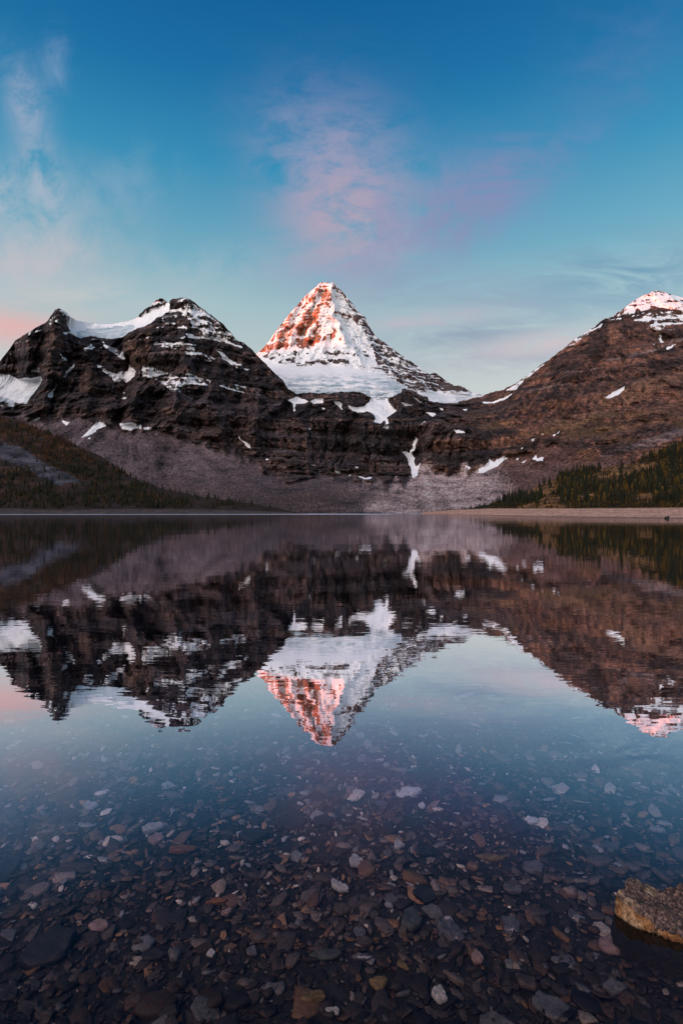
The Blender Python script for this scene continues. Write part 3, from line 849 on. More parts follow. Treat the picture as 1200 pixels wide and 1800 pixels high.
P_ROCK = [(.42, [(450, 622), (470, 600), (530, 524), (575, 490), (581, 540), (578, 566), (560, 585), (540, 592), (520, 612), (490, 618), (452, 624)]),
          (.50, [(456, 618), (472, 602), (490, 577), (512, 562), (530, 570), (520, 600), (505, 614), (470, 622)]),
          (.58, [(520, 562), (556, 532), (562, 545), (550, 575), (530, 580), (512, 580)]),
          (.62, [(570, 515), (580, 510), (581, 535), (566, 545), (564, 530)]),
          (.80, [(520, 609), (534, 594), (548, 590), (563, 584), (561, 602), (546, 612), (530, 613)]),
          (.40, [(458, 622), (520, 616), (522, 636), (500, 642), (470, 640)]),
          (.64, [(572, 636), (584, 630), (600, 631), (616, 632), (614, 640), (590, 641)]),
          (.30, [(565, 596), (585, 570), (604, 600), (640, 648), (612, 636), (570, 630)]),
          (.55, [(578, 494), (586, 492), (604, 512), (600, 520), (588, 508)]),
          (.60, [(585, 542), (600, 548), (625, 558), (648, 572), (650, 580), (620, 566), (590, 550)]),
          (.60, [(600, 506), (625, 535), (652, 575), (662, 592), (656, 600), (640, 582), (622, 552), (602, 522)]),
          (.56, [(640, 575), (662, 592), (690, 608), (732, 638), (746, 660), (760, 690), (730, 690), (716, 682), (690, 664), (660, 642), (655, 618)]),
          (.66, [(742, 650), (768, 652), (800, 674), (834, 690), (800, 690), (780, 690), (757, 684), (745, 672)]),
          (.86, [(712, 684), (728, 686), (752, 704), (745, 712), (720, 705), (690, 700)]),
          (.22, [(580, 540), (640, 570), (655, 620), (650, 646), (600, 595)]),
          (.52, [(478, 644), (500, 638), (530, 637), (560, 632), (590, 637), (560, 635), (535, 641), (510, 641)])]
GLACIER = [(400, 640), (462, 628), (500, 642), (545, 640), (580, 640), (612, 643), (650, 652), (680, 660), (706, 676), (730, 690), (760, 690), (790, 694), (830, 694), (900, 700), (900, 740), (400, 740)]


def build_peak():
    nc = 620
    px1 = np.linspace(416, 898, nc)
    nr = 340
    top = lerp_pts(P_TOP, px1) + 1.3 * fbm(px1 / 9, px1 * 0, px1 * 0 + 8.1, 4, 17, 0.6)
    t = np.linspace(0, 1, nr)
    PX = np.broadcast_to(px1, (nr, nc)).copy()
    PY = 734.0 + (top[None, :] - 734.0) * t[:, None]
    D = RBF(P_D, 1.0)(PX, PY)
    jx = PX + 5 * fbm(PX / 18, PY / 12, PX * 0, 4, 131, .6)
    jy = PY + 4 * fbm(PX / 18, PY / 12, PX * 0 + 9, 4, 132, .6)
    rock = polyval(np.full_like(PX, 0.16), P_ROCK, jx, jy)
    gl = inpoly(GLACIER, PX + .3 * (jx - PX), PY + .3 * (jy - PY))
    amt = np.where(gl, 0.10, 0.60)
    terr = np.where(gl, 0.0, 0.5)
    for _ in range(4):
        for a in (amt, terr):
            a[1:-1] = (a[:-2] + a[1:-1] * 2 + a[2:]) / 4
            a[:, 1:-1] = (a[:, :-2] + a[:, 1:-1] * 2 + a[:, 2:]) / 4
    d, ledge, i1, i2 = relief(PX, PY, D, amt, terr, 23, 0.35)
    d = d + creases(PX, PY, [(-70, 14, [(575, 508), (562, 540), (545, 588)]), (60, 11, [(568, 512), (550, 556), (528, 600)]), (-60, 14, [(556, 512), (528, 556), (506, 606)]), (50, 10, [(538, 530), (510, 575), (492, 612)]),
                             (-45, 12, [(520, 545), (492, 585), (478, 614)]), (-50, 10, [(583, 505), (582, 545), (600, 585), (634, 636)]), (40, 10, [(592, 520), (606, 570), (640, 620)]), (-50, 12, [(600, 515), (628, 560), (662, 620), (702, 664)]),
                             (45, 10, [(640, 565), (672, 620), (712, 664)]), (-45, 12, [(690, 620), (722, 655), (748, 680)]), (-40, 10, [(560, 600), (575, 630)]), (40, 9, [(545, 606), (556, 632)])], 161) * np.where(gl, 0, 1)
    ice = fbm(PX / 14, PY / 3.0, PX * 0, 4, 140, .6) * sstep(652, 662, PY)
    D = D + d + np.where(gl, 12 * ice, 2.0 * fbm(PX / 4, PY / 3, PX * 0 + 1.7, 3, 177))
    P = world(PX, PY, D)
    x, y, z = P[..., 0], P[..., 1], P[..., 2]
    nz = fbm(x / 30, y / 60, z / 13, 4, 191, 0.65)
    big = fbm(x / 120, y / 160, z / 70, 3, 192)
    run = fbm((x - 0.25 * z) / 26, y / 60, z / 170, 4, 193, .55)
    diag = fbm((x + 1.1 * z) / 34, y / 150, (z - x) / 150, 4, 194, .55) * sstep(615, 570, PX) + fbm(x / 160, y / 160, (z + .15 * x) / 13, 4, 197, .55) * sstep(570, 615, PX) * .8
    s = 1.02 - rock * 1.05 + 0.30 * (ledge - 0.38) + 0.15 * nz + 0.30 * big + 0.40 * run + 0.40 * diag
    s = np.where(rock < 0.2, s + 0.06, s)
    isl = inpoly([(712, 683), (728, 686), (753, 704), (745, 712), (720, 705), (692, 699)], jx, jy)
    line = inpoly([(520, 641), (545, 640), (556, 634), (566, 633), (575, 635), (566, 635), (556, 637), (546, 643), (521, 644)], PX, PY + 2 * nz)
    snow = np.where(gl, np.where(isl, 0.15, 1.0), np.clip(s, 0, 1))
    snow = np.where(line, 0.35, snow)
    snow[1:-1, 1:-1] = (snow[1:-1, 1:-1] * 2 + snow[:-2, 1:-1] + snow[2:, 1:-1] + snow[1:-1, :-2] + snow[1:-1, 2:]) / 6
    n2 = fbm(x / 24, y / 30, z / 14, 4, 142, 0.6)
    tone = np.clip((0.6 + 0.4 * STR_TONE[i1]) * (1 + 0.5 * n2), 0.4, 2)
    col = np.array([0.43, 0.205, 0.13]) * tone[..., None]  # rock of the sunlit face, orange light put into its colour
    dk = (np.maximum(sstep(560, 640, PX), sstep(596, 618, PY - 0.25 * (530 - np.minimum(PX, 530)))) * 0.9)[..., None]  # unlit right side and foot, shade painted in as darker rock
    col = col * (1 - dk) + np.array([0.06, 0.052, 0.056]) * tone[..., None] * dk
    P2 = add_back(P, ((40, 30), (200, 260), (500, 700), (900, 1500)))
    nb = P2.shape[0] - nr
    V = P2.reshape(-1, 3)
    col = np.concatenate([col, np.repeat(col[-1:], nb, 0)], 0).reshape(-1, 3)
    snow = np.concatenate([snow, np.repeat(snow[-1:], nb, 0)], 0).reshape(-1)
    rk = np.full(len(snow), 0.6)
    icy = sstep(655, 668, jy) * sstep(0.0, 0.5, fbm(PX / 26, PY / 5, PX * 0, 4, 195, .6) + 0.25) * gl * (1 - 0.7 * sstep(690, 740, PX))
    icy = np.maximum(icy, gl * sstep(680, 690, jy) * (PX < 650))
    ice = np.concatenate([icy, np.repeat(icy[-1:] * 0, nb, 0)], 0).reshape(-1)
    Q = gridquads(nr + nb, nc)
    gf = np.concatenate([gl, np.zeros((nb, nc), bool)], 0).reshape(-1)[Q[:, 0]]
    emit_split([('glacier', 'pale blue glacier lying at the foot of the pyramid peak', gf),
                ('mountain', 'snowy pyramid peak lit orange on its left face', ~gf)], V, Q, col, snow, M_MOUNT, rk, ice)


# ---- the range off to the east that still shades everything but the highest summits
def build_east_range():
    nu, nv = 160, 24
    u = np.linspace(-1, 1, nu)
    dirx, diry = _h.x, _h.y
    cx, cy = -60 + dirx * 3600, 3350 + diry * 3600
    tx, ty = -diry, dirx
    crest = 1204 + 26 * fbm(u * 8, u * 0, u * 0 + 2, 4, 301) - 300 * np.maximum(np.abs(u) - 0.9, 0) / 0.1
    w = np.linspace(-1, 1, nv)
    U, W = np.meshgrid(u, w, indexing='ij')
    H = crest[:, None] * (1 - np.abs(W)) ** 0.9 - 5
    off = W * 1100
    X = cx + tx * U * 4400 + dirx * off
    Y = cy + ty * U * 4400 + diry * off
    H = H + 60 * fbm(X / 300, Y / 300, X * 0, 4, 302) * np.abs(W) * 2 * (1 - np.abs(W))
    me = mesh_np('mountain', np.stack([X, Y, H], -1), gridquads(nu, nv))
    attr_c(me, 'col', np.broadcast_to([0.06, 0.045, 0.04], (nu * nv, 3)))
    attr_f(me, 'snow', np.clip((H.ravel() - 600) / 600, 0, 1))
    tag(link('mountain', me, M_MOUNT), 'dark mountain range along the left side of the lake', kind='structure')


build_front()
build_peak()
build_east_range()

# ------------------------------------------------------------------ shores and banks
def build_beach():
    nc, nr = 520, 60
    px = np.linspace(742, 1345, nc)
    Dw = lerp_pts([(742, 640), (770, 500), (830, 372), (880, 290), (930, 235), (1000, 192), (1100, 163), (1200, 143), (1345, 122)], px)
    Dw = Dw * (1 + 0.035 * fbm(px / 45, px * 0, px * 0, 4, 406, .6))
    yt = lerp_pts([(742, 900), (770, 897.5), (800, 896), (830, 894.5), (860, 893.3), (1000, 893), (1200, 892), (1345, 890)], px)
    Dt = lerp_pts([(742, 760), (770, 690), (830, 600), (860, 550), (1000, 445), (1200, 350), (1345, 315)], px)
    zt = CAM_H + (HOR - yt) / FPX * Dt
    t = np.concatenate([np.linspace(-0.12, 0, 8)[:-1], np.linspace(0, 1.0, nr - 7) ** 1.3])
    D = Dw[None] + (Dt - Dw)[None] * t[:, None]
    z = zt[None] * np.where(t < 0, t * 1.2, t ** 1.15)[:, None]
    x = (px[None] - 600) / FPX * D
    z = z + 0.05 * fbm(x / 9, D / 5, x * 0, 4, 401) * (1 + D / 150) + 0.12 * fbm(x / 40, D / 14, x * 0, 2, 402) * np.clip(t, 0, 1)[:, None] * 2
    me = mesh_np('beach', np.stack([x, D, z], -1), gridquads(nr, nc))
    n = fbm(x / 14, D / 5, x * 0, 4, 403, .6)
    band = fbm(x / 220, z / 0.35, x * 0, 3, 404)
    gr = fbm(x / 3.5, D / 2.5, x * 0, 4, 405, .7)
    c = np.array([0.50, 0.275, 0.195]) * (1 + 0.42 * n + 0.38 * band + 0.55 * gr)[..., None]
    wet = sstep(0.35, 0.03, z)[..., None]
    grass = (sstep(0.80, 0.96, t[:, None] + 0.12 * n))[..., None]
    c = c * (1 - wet) + np.array([0.15, 0.095, 0.085]) * wet
    c = c * (1 - grass * .7) + np.array([0.10, 0.07, 0.025]) * grass * .7
    attr_c(me, 'col', np.clip(c, .01, .6))
    attr_f(me, 'snow', np.zeros(nr * nc))
    tag(link('beach', me, M_BANK), 'bare tan gravel beach below the trees on the right', kind='structure')
    # left shore
    nc, nr = 420, 30
    px = np.linspace(-175, 540, nc)
    Dw = lerp_pts([(-175, 600), (0, 640), (300, 690), (470, 760), (540, 860)], px)
    yt = lerp_pts([(-175, 892), (0, 893.5), (150, 894), (300, 895), (420, 897), (500, 900), (540, 902)], px)
    Dt = Dw + lerp_pts([(-175, 60), (300, 70), (540, 60)], px)
    zt = CAM_H + (HOR - yt) / FPX * Dt
    t = np.linspace(-0.5, 1.3, nr)
    D = Dw[None] + (Dt - Dw)[None] * t[:, None]
    z = zt[None] * np.where(t < 0, t, np.minimum(t, 1.0) ** 0.9)[:, None]
    x = (px[None] - 600) / FPX * D
    z = z + 0.25 * fbm(x / 12, D / 6, x * 0, 4, 411) * (t > 0.05)[:, None]
    me = mesh_np('shore', np.stack([x, D, z], -1), gridquads(nr, nc))
    n = fbm(x / 14, D / 5, z, 4, 413, .6)
    c = np.array([0.056, 0.038, 0.033]) * (1 + 0.8 * n + .6 * fbm(x / 4, D / 3, x * 0, 3, 414, .7))[..., None]
    st = (sstep(0.35, 0.0, np.abs(t - 0.3))[:, None] * sstep(-0.1, .3, n))[..., None]
    c = c * (1 - st * .6) + np.array([0.13, 0.085, 0.075]) * st * .6
    attr_c(me, 'col', np.clip(c, .01, .6))
    attr_f(me, 'snow', np.zeros(nr * nc))
    tag(link('shore', me, M_BANK), 'narrow dark brown shore below the forested left hill', kind='structure')


RB_TOP = [(770, 899), (800, 897), (830, 893), (860, 888), (890, 879), (920, 868), (945, 854), (975, 842), (1010, 832), (1050, 826), (1100, 816), (1150, 799), (1200, 774), (1270, 735), (1345, 690)]
RB_D = [(770, 905, 690), (830, 900, 590), (860, 896, 545), (1000, 896, 440), (1200, 896, 345), (1345, 896, 310),
        (770, 893, 710), (830, 888, 640), (860, 884, 630), (945, 852, 620), (1010, 832, 640), (1100, 816, 660), (1200, 774, 680), (1345, 690, 700),
        (950, 880, 500), (1050, 875, 460), (1200, 870, 400), (1345, 860, 370), (1050, 850, 545), (1200, 835, 500), (1345, 800, 480), (1120, 838, 580)]
LB_TOP = [(-175, 664), (-60, 706), (0, 730), (60, 749), (95, 764), (130, 780), (180, 803), (215, 829), (250, 848), (300, 862), (350, 872), (400, 880), (450, 887), (480, 892), (505, 898), (530, 902)]
LB_D = [(-175, 905, 640), (0, 905, 680), (250, 905, 720), (400, 905, 770), (530, 905, 880), (-175, 890, 680), (0, 890, 715), (250, 890, 760), (400, 892, 820), (505, 899, 880),
        (-175, 664, 1150), (0, 731, 1080), (95, 766, 1040), (180, 804, 1000), (250, 849, 920), (350, 873, 870), (0, 840, 800), (100, 850, 800), (0, 790, 920), (120, 820, 880), (-175, 780, 860)]


def bank(name, label, x0, x1, top, dpts, ybot, nc, nr, seed, colour):
    px = np.linspace(x0, x1, nc)
    yt = np.minimum(lerp_pts(top, px), lerp_pts(ybot, px) - 0.5)
    yb = lerp_pts(ybot, px)
    t = np.linspace(0, 1, nr)
    PX = np.broadcast_to(px, (nr, nc)).copy()
    PY = yb[None] + (yt - yb)[None] * t[:, None]
    rbf = RBF(dpts)
    D = rbf(PX, PY)
    P = world(PX, PY, D)
    k = np.minimum(t * 5, 1)[:, None]
    P[..., 2] += k * (1.6 * fbm(P[..., 0] / 22, P[..., 1] / 22, PX * 0, 4, seed) + 0.5 * fbm(P[..., 0] / 4, P[..., 1] / 4, PX * 0, 3, seed + 5))
    P2 = add_back(P, ((15, 3), (60, 30), (140, 110)))
    nb = P2.shape[0] - nr
    c = colour(PX, PY, P)
    c = np.concatenate([c, np.repeat(c[-1:], nb, 0)], 0)
    me = mesh_np(name, P2, gridquads(nr + nb, nc))
    attr_c(me, 'col', np.clip(c, .004, .6))
    attr_f(me, 'snow', np.zeros((nr + nb) * nc))
    tag(link(name, me, M_BANK), label, kind='structure')
    return px, PY, P


HEATH = [[(1030, 842), (1060, 822), (1100, 815), (1152, 811), (1158, 826), (1112, 840), (1060, 852)], [(918, 872), (945, 850), (975, 842), (988, 860), (960, 876)], [(1090, 878), (1130, 868), (1160, 872), (1140, 886)], [(900, 892), (930, 884), (1000, 888), (1010, 893), (920, 897)], [(940, 884), (960, 870), (985, 872), (980, 886)], [(1010, 872), (1045, 864), (1050, 876), (1020, 880)]]
SCREEBAND = [(-175, 730), (0, 776), (40, 788), (85, 818), (128, 836), (142, 850), (112, 856), (92, 850), (66, 836), (36, 818), (0, 806), (-175, 790)]


def right_colour(PX, PY, P):
    n = fbm(P[..., 0] / 18, P[..., 1] / 18, PX * 0, 4, 421, .6)
    c = np.array([0.022, 0.018, 0.008]) * (1 + .5 * n)[..., None]
    w = (sstep(0.1, 0.55, n) * 0.5)[..., None]
    c = c * (1 - w) + np.array([0.085, 0.050, 0.016]) * w
    h = polyval(np.zeros_like(PX), [(1, p) for p in HEATH], PX + 8 * n, PY + 4 * n)[..., None]
    c = c * (1 - h) + np.array([0.150, 0.075, 0.027]) * (1 + .9 * n)[..., None] * h
    e = sstep(805, 790, PY + 8 * n)[..., None] * sstep(1080, 1130, PX)[..., None]
    return c * (1 - e) + np.array([0.05, 0.045, 0.02]) * e


def left_colour(PX, PY, P):
    n = fbm(P[..., 0] / 25, P[..., 1] / 25, PX * 0, 4, 431, .6)
    c = np.array([0.024, 0.014, 0.010]) * (1 + .5 * n)[..., None]
    w = (sstep(-0.1, 0.5, n) * sstep(880, 800, PY) * .8)[..., None]
    c = c * (1 - w) + np.array([0.092, 0.038, 0.015]) * w
    h = inpoly(SCREEBAND, PX + 12 * n, PY + 7 * n)[..., None]
    return np.where(h, np.array([0.046, 0.043, 0.052]) * (1 + 1.1 * n + .8 * fbm(P[..., 0] / 6, P[..., 1] / 6, PX * 0, 3, 433, .7))[..., None], c)


def tri_spruce(rnd, whorls=11, per=8, width=0.17, droop=0.35, ragged=0.35):
    """Crown of drooping branch sprays on a unit-high conifer."""
    V, T = [], []
    for w in range(whorls):
        f = w / (whorls - 1)
        h = 0.08 + 0.88 * f ** 0.92
        r0 = width * (1 - f) ** 0.8 + 0.012
        for k in range(per if f < 0.8 else max(4, per - 3)):
            a = 2 * math.pi * (k + rnd.random()) / per + w
            r = r0 * (1 - ragged + 2 * ragged * rnd.random() * 0.9)
            hh = h + rnd.uniform(-.02, .02)
            da = 0.55 + 0.35 * rnd.random()
            tipz = hh - r * droop - 0.02
            i = len(V)
            V += [(0, 0, hh + 0.055 * (1 - f) + .02), (math.cos(a) * r, math.sin(a) * r, tipz),
                  (math.cos(a + da) * r * .62, math.sin(a + da) * r * .62, hh - r * droop * .8 - .025),
                  (math.cos(a - da) * r * .62, math.sin(a - da) * r * .62, hh - r * droop * .8 - .025)]
            T += [(i, i + 2, i + 1), (i, i + 1, i + 3)]
    i = len(V)
    V += [(0, 0, 1.0), (.012, 0, .9), (-.007, .011, .9), (-.007, -.011, .9)]
    T += [(i, i + 1, i + 2), (i, i + 2, i + 3), (i, i + 3, i + 1)]
    return np.array(V), np.array(T)


def tri_larch(rnd):
    """Open, softer crown made of many small tufts."""
    V, T = [], []
    for k in range(190):
        f = rnd.random() ** 0.8
        h = 0.14 + 0.84 * f
        rr = (0.20 * (1 - f) ** 0.7 + 0.02) * (0.3 + 0.8 * rnd.random())
        a = rnd.uniform(0, 6.283)
        c = np.array((math.cos(a) * rr, math.sin(a) * rr, h))
        s = rnd.uniform(.022, .05)
        d = np.array([rnd.gauss(0, 1) for _ in range(9)]).reshape(3, 3)
        d /= np.linalg.norm(d, axis=1)[:, None]
        i = len(V)
        V += list(c + d * s)
        T.append((i, i + 1, i + 2))
    return np.array(V), np.array(T)


def tri_shrub(rnd):
    V, T = [], []
    for k in range(150):
        a, b = rnd.uniform(0, 6.283), rnd.uniform(0, 1.45)
        rr = rnd.uniform(.35, 1) * (0.75 + .25 * math.sin(a * 3 + rnd.random()))
        c = np.array((math.cos(a) * math.cos(b) * rr * .6, math.sin(a) * math.cos(b) * rr * .6, math.sin(b) * rr * .9 + .05))
        s = rnd.uniform(.06, .13)
        d = np.array([rnd.gauss(0, 1) for _ in range(9)]).reshape(3, 3)
        d /= np.linalg.norm(d, axis=1)[:, None]
        i = len(V)
        V += list(c + d * s)
        T.append((i, i + 1, i + 2))
    return np.array(V), np.array(T)


def trunk_np(h=0.96, r=0.016, n=6):
    V, Q = [], []
    for j, (z, k) in enumerate(((-.03, 1.25), (.04, 1.0), (.5, .6), (h, .12))):
        for i in range(n):
            a = 2 * math.pi * i / n
            V.append((math.cos(a) * r * k, math.sin(a) * r * k, z))
    for j in range(3):
        for i in range(n):
            Q.append((j * n + i, j * n + (i + 1) % n, (j + 1) * n + (i + 1) % n, (j + 1) * n + i))
    return np.array(V), np.array(Q)


class GroundPts:
    """Random points on a bank, evenly spread over its ground."""
    def __init__(self, px, PY, P, r):
        v = P
        e1 = v[1:, :-1] - v[:-1, :-1]
        e2 = v[:-1, 1:] - v[:-1, :-1]
        ar = np.linalg.norm(np.cross(e1, e2), axis=-1)
        self.p = ar.ravel() / ar.sum()
        self.P, self.PY, self.px, self.r = P, PY, px, r

    def draw(self, n):
        i = self.r.choice(len(self.p), n, p=self.p)
        nc = self.P.shape[1] - 1
        a, b = i // nc, i % nc
        u, w = self.r.random(n)[:, None], self.r.random(n)[:, None]
        pos = self.P[a, b] + u * (self.P[a + 1, b] - self.P[a, b]) + w * (self.P[a, b + 1] - self.P[a, b])
        return pos, self.px[b], self.PY[a, b]


def thin(pos, gap):
    keep, cell = [], {}
    for i, p in enumerate(pos):
        k = (int(p[0] // gap[i]), int(p[1] // gap[i]))
        if any((k[0] + a, k[1] + b) in cell and np.hypot(*(pos[cell[(k[0] + a, k[1] + b)]][:2] - p[:2])) < gap[i] for a in (-1, 0, 1) for b in (-1, 0, 1)):
            continue
        cell[k] = i
        keep.append(i)
    return keep


def merge_np(items, templates):
    """Many placed copies as one vertex and triangle array."""
    VV, TT, o = [], [], 0
    for (pos, h, ang, wd, ti) in items:
        V, T = templates[ti]
        c, s = math.cos(ang), math.sin(ang)
        W = np.empty_like(V)
        W[:, 0] = (V[:, 0] * c - V[:, 1] * s) * h * wd + pos[0]
        W[:, 1] = (V[:, 0] * s + V[:, 1] * c) * h * wd + pos[1]
        W[:, 2] = V[:, 2] * h + pos[2]
        VV.append(W)
        TT.append(T + o)
        o += len(V)
    return np.concatenate(VV), np.concatenate(TT)


def build_woods():
    rnd = random.Random(4)
    r = np.random.default_rng(21)
    R1 = bank('hill', 'wooded bank rising behind the gravel beach on the right', 772, 1342, RB_TOP, RB_D, [(770, 905), (830, 899), (860, 896), (1345, 895)], 380, 120, 441, right_colour)
    L1 = bank('hill', 'dark forested hill sloping down to the left shore', -172, 530, LB_TOP, LB_D, [(-175, 900), (400, 900), (530, 904)], 420, 150, 451, left_colour)
    spr = [tri_spruce(rnd, rnd.choice((10, 11, 13)), rnd.choice((7, 8, 9)), rnd.uniform(.13, .20), rnd.uniform(.2, .5)) for _ in range(8)]
    lar = [tri_larch(rnd) for _ in range(6)]
    # trees of the right bank
    pos, px, py = GroundPts(*R1, r).draw(9000)
    n = fbm(pos[:, 0] / 40, pos[:, 1] / 40, pos[:, 0] * 0, 3, 461)
    dens = np.clip(0.75 + 1.1 * n, 0.15, 1)
    dens = np.where(px < 960, 1.0, dens)
    for p in HEATH:
        dens = np.where(inpoly(p, px + 6 * n, py), 0.012, dens)
    dens = np.where((py > 884) & (px > 900), dens * 0.5, dens)
    dens = np.where((px > 1080) & (py < 800), dens * 0.5, dens)
    ok = r.random(len(pos)) < dens
    pos, px, py = pos[ok], px[ok], py[ok]
    k = thin(pos, r.uniform(2.0, 4.2, len(pos)))
    pos, px, py = pos[k], px[k], py[k]
    trees = []
    for p, x, y in zip(pos, px, py):
        lp = 0.06 if x < 950 else 0.27
        kind = 'larch' if rnd.random() < lp else 'spruce'
        big = 1.15 if 905 < x < 1030 and y < 862 else 1.0
        h = (3.2 + 8.5 * rnd.random() ** 1.5) * big * (0.55 if y > 886 else 1) * (0.8 if x < 880 else 1)
        trees.append((p, h if kind == 'spruce' else h * .8, rnd.uniform(0, 6.28), rnd.uniform(.85, 1.25), kind, 'R'))
    # trees of the left hill
    pos, px, py = GroundPts(*L1, r).draw(9000)
    n = fbm(pos[:, 0] / 60, pos[:, 1] / 60, pos[:, 0] * 0, 3, 471)
    dens = np.clip(0.7 + 1.3 * n, 0.12, 1)
    dens = np.where(inpoly(SCREEBAND, px + 8 * n, py + 4 * n), 0.015, dens)
    dens = np.where(py > 893, 0.0, dens)
    ok = r.random(len(pos)) < dens
    pos, px, py = pos[ok], px[ok], py[ok]
    k = thin(pos, r.uniform(2.6, 5.0, len(pos)))
    for i in k:
        p, x, y = pos[i], px[i], py[i]
        u = rnd.random()
        kind = 'rust' if u < (0.65 if y < 815 else 0.16) else ('larch' if u > (0.985 if y < 815 else 0.94) else 'spruce')
        h = (3.5 + 8 * rnd.random() ** 1.4) * (0.75 if kind == 'larch' else 1)
        trees.append((p, h, rnd.uniform(0, 6.28), rnd.uniform(.9, 1.35), kind, 'L'))
    # the largest in view stand as trees of their own, the rest are the wood behind them
    def size(t):
        px_ = t[0][0] / t[0][1]
        return -1 if abs(px_) > 0.62 else t[1] / t[0][1]
    order = sorted(range(len(trees)), key=lambda i: -size(trees[i]))
    quota = {('spruce', 'R'): 170, ('larch', 'R'): 60, ('spruce', 'L'): 60, ('larch', 'L'): 30, ('rust', 'L'): 20}
    single, rest = [], []
    for i in order:
        key = (trees[i][4], trees[i][5])
        if quota.get(key, 0) > 0 and size(trees[i]) > 0:
            quota[key] -= 1
            single.append(trees[i])
        else:
            rest.append(trees[i])
    tv, tq = trunk_np()
    trunk_me = mesh_np('trunk', tv, tq)
    trunk_me.materials.append(M_BARK)
    cm = {}
    for kind, tl, mt in (('spruce', spr, M_SPRUCE), ('larch', lar, M_LARCH), ('rust', lar, M_RUST)):
        cm[kind] = []
        for V, T in tl:
            me = mesh_np('crown', V, None, T, smooth=False)
            me.materials.append(mt)
            cm[kind].append(me)
    LAB = {('spruce', 'R'): ('dark green pointed spruce standing on the wooded right bank above the beach', 'spruces on the right bank'),
           ('larch', 'R'): ('golden yellow larch among the spruces on the right bank', 'golden larches on the right bank'),
           ('spruce', 'L'): ('dark spruce near the shore on the left hill', 'spruces on the left hill'),
           ('larch', 'L'): ('small golden larch among dark spruces on the left hill', 'golden larches on the left hill'),
           ('rust', 'L'): ('rusty brown larch on the slope of the left hill', 'rusty larches on the left hill')}
    for (p, h, a, wd, kind, side) in single:
        nm = 'spruce_tree' if kind == 'spruce' else 'larch_tree'
        e = bpy.data.objects.new(nm, None)
        COL.objects.link(e)
        e.location = p
        e.rotation_euler = (0, 0, a)
        e.scale = (h * wd, h * wd, h)
        e.empty_display_size = 0.1
        tag(e, LAB[(kind, side)][0], 'tree', LAB[(kind, side)][1])
        for part, me in (('trunk', trunk_me), ('crown', rnd.choice(cm[kind]))):
            o = bpy.data.objects.new(part, me)
            COL.objects.link(o)
            o.parent = e
    for kind, tl, mt, lab in (('spruce', spr, M_SPRUCE, 'dense dark spruce wood covering the lakeside slopes'), ('larch', lar, M_LARCH, 'golden larches scattered through the far wood'), ('rust', lar, M_RUST, 'rusty autumn larch wood high on the left hill')):
        it = [(t[0], t[1], t[2], t[3], rnd.randrange(len(tl))) for t in rest if t[4] == kind]
        if it:
            V, T = merge_np(it, tl)
            me = mesh_np('wood', V, None, T, smooth=False)
            tag(link('distant_wood', me, mt), lab, 'wood', kind='stuff')
    # shrubs and low scrub on the right bank
    shr = [tri_shrub(rnd) for _ in range(6)]
    sm = []
    for V, T in shr:
        me = mesh_np('shrub', V, None, T, smooth=False)
        me.materials.append(M_SHRUB)
        sm.append(me)
    pos, px, py = GroundPts(*R1, r).draw(7000)
    hea = np.zeros(len(py), bool)
    for p_ in HEATH:
        hea |= inpoly(p_, px, py)
    ok = ((py > 884) | (r.random(len(py)) < 0.7)) & (~hea | (r.random(len(py)) < 0.25)) & (px > 860)
    pos, px, py = pos[ok], px[ok], py[ok]
    order = np.argsort(pos[:, 1])
    items = []
    for c, i in enumerate(order):
        h = rnd.uniform(1.2, 3.0)
        if c < 70 and abs(pos[i][0] / pos[i][1]) < .6:
            o = bpy.data.objects.new('shrub', rnd.choice(sm))
            COL.objects.link(o)
            o.location = pos[i]
            o.scale = (h * 1.3, h * 1.3, h)
            o.rotation_euler = (0, 0, rnd.uniform(0, 6))
            tag(o, 'low bushy shrub in autumn colour at the top edge of the right beach', 'shrub', 'shrubs along the beach edge')
        else:
            items.append((pos[i], h, rnd.uniform(0, 6), 1.5, rnd.randrange(6)))
    V, T = merge_np(items, shr)
    tag(link('scrub', mesh_np('scrub', V, None, T, smooth=False), M_SHRUB), 'low autumn scrub between the trees on the right bank', 'scrub', kind='stuff')


build_beach()
build_woods()


# ------------------------------------------------------------------ the lake
def bed_z(Y):
    return -(0.07 + 0.10 * np.clip(np.asarray(Y, float) - 1.3, 0, 8) + 0.16 * np.clip(np.asarray(Y, float) - 9.3, 0, 45))


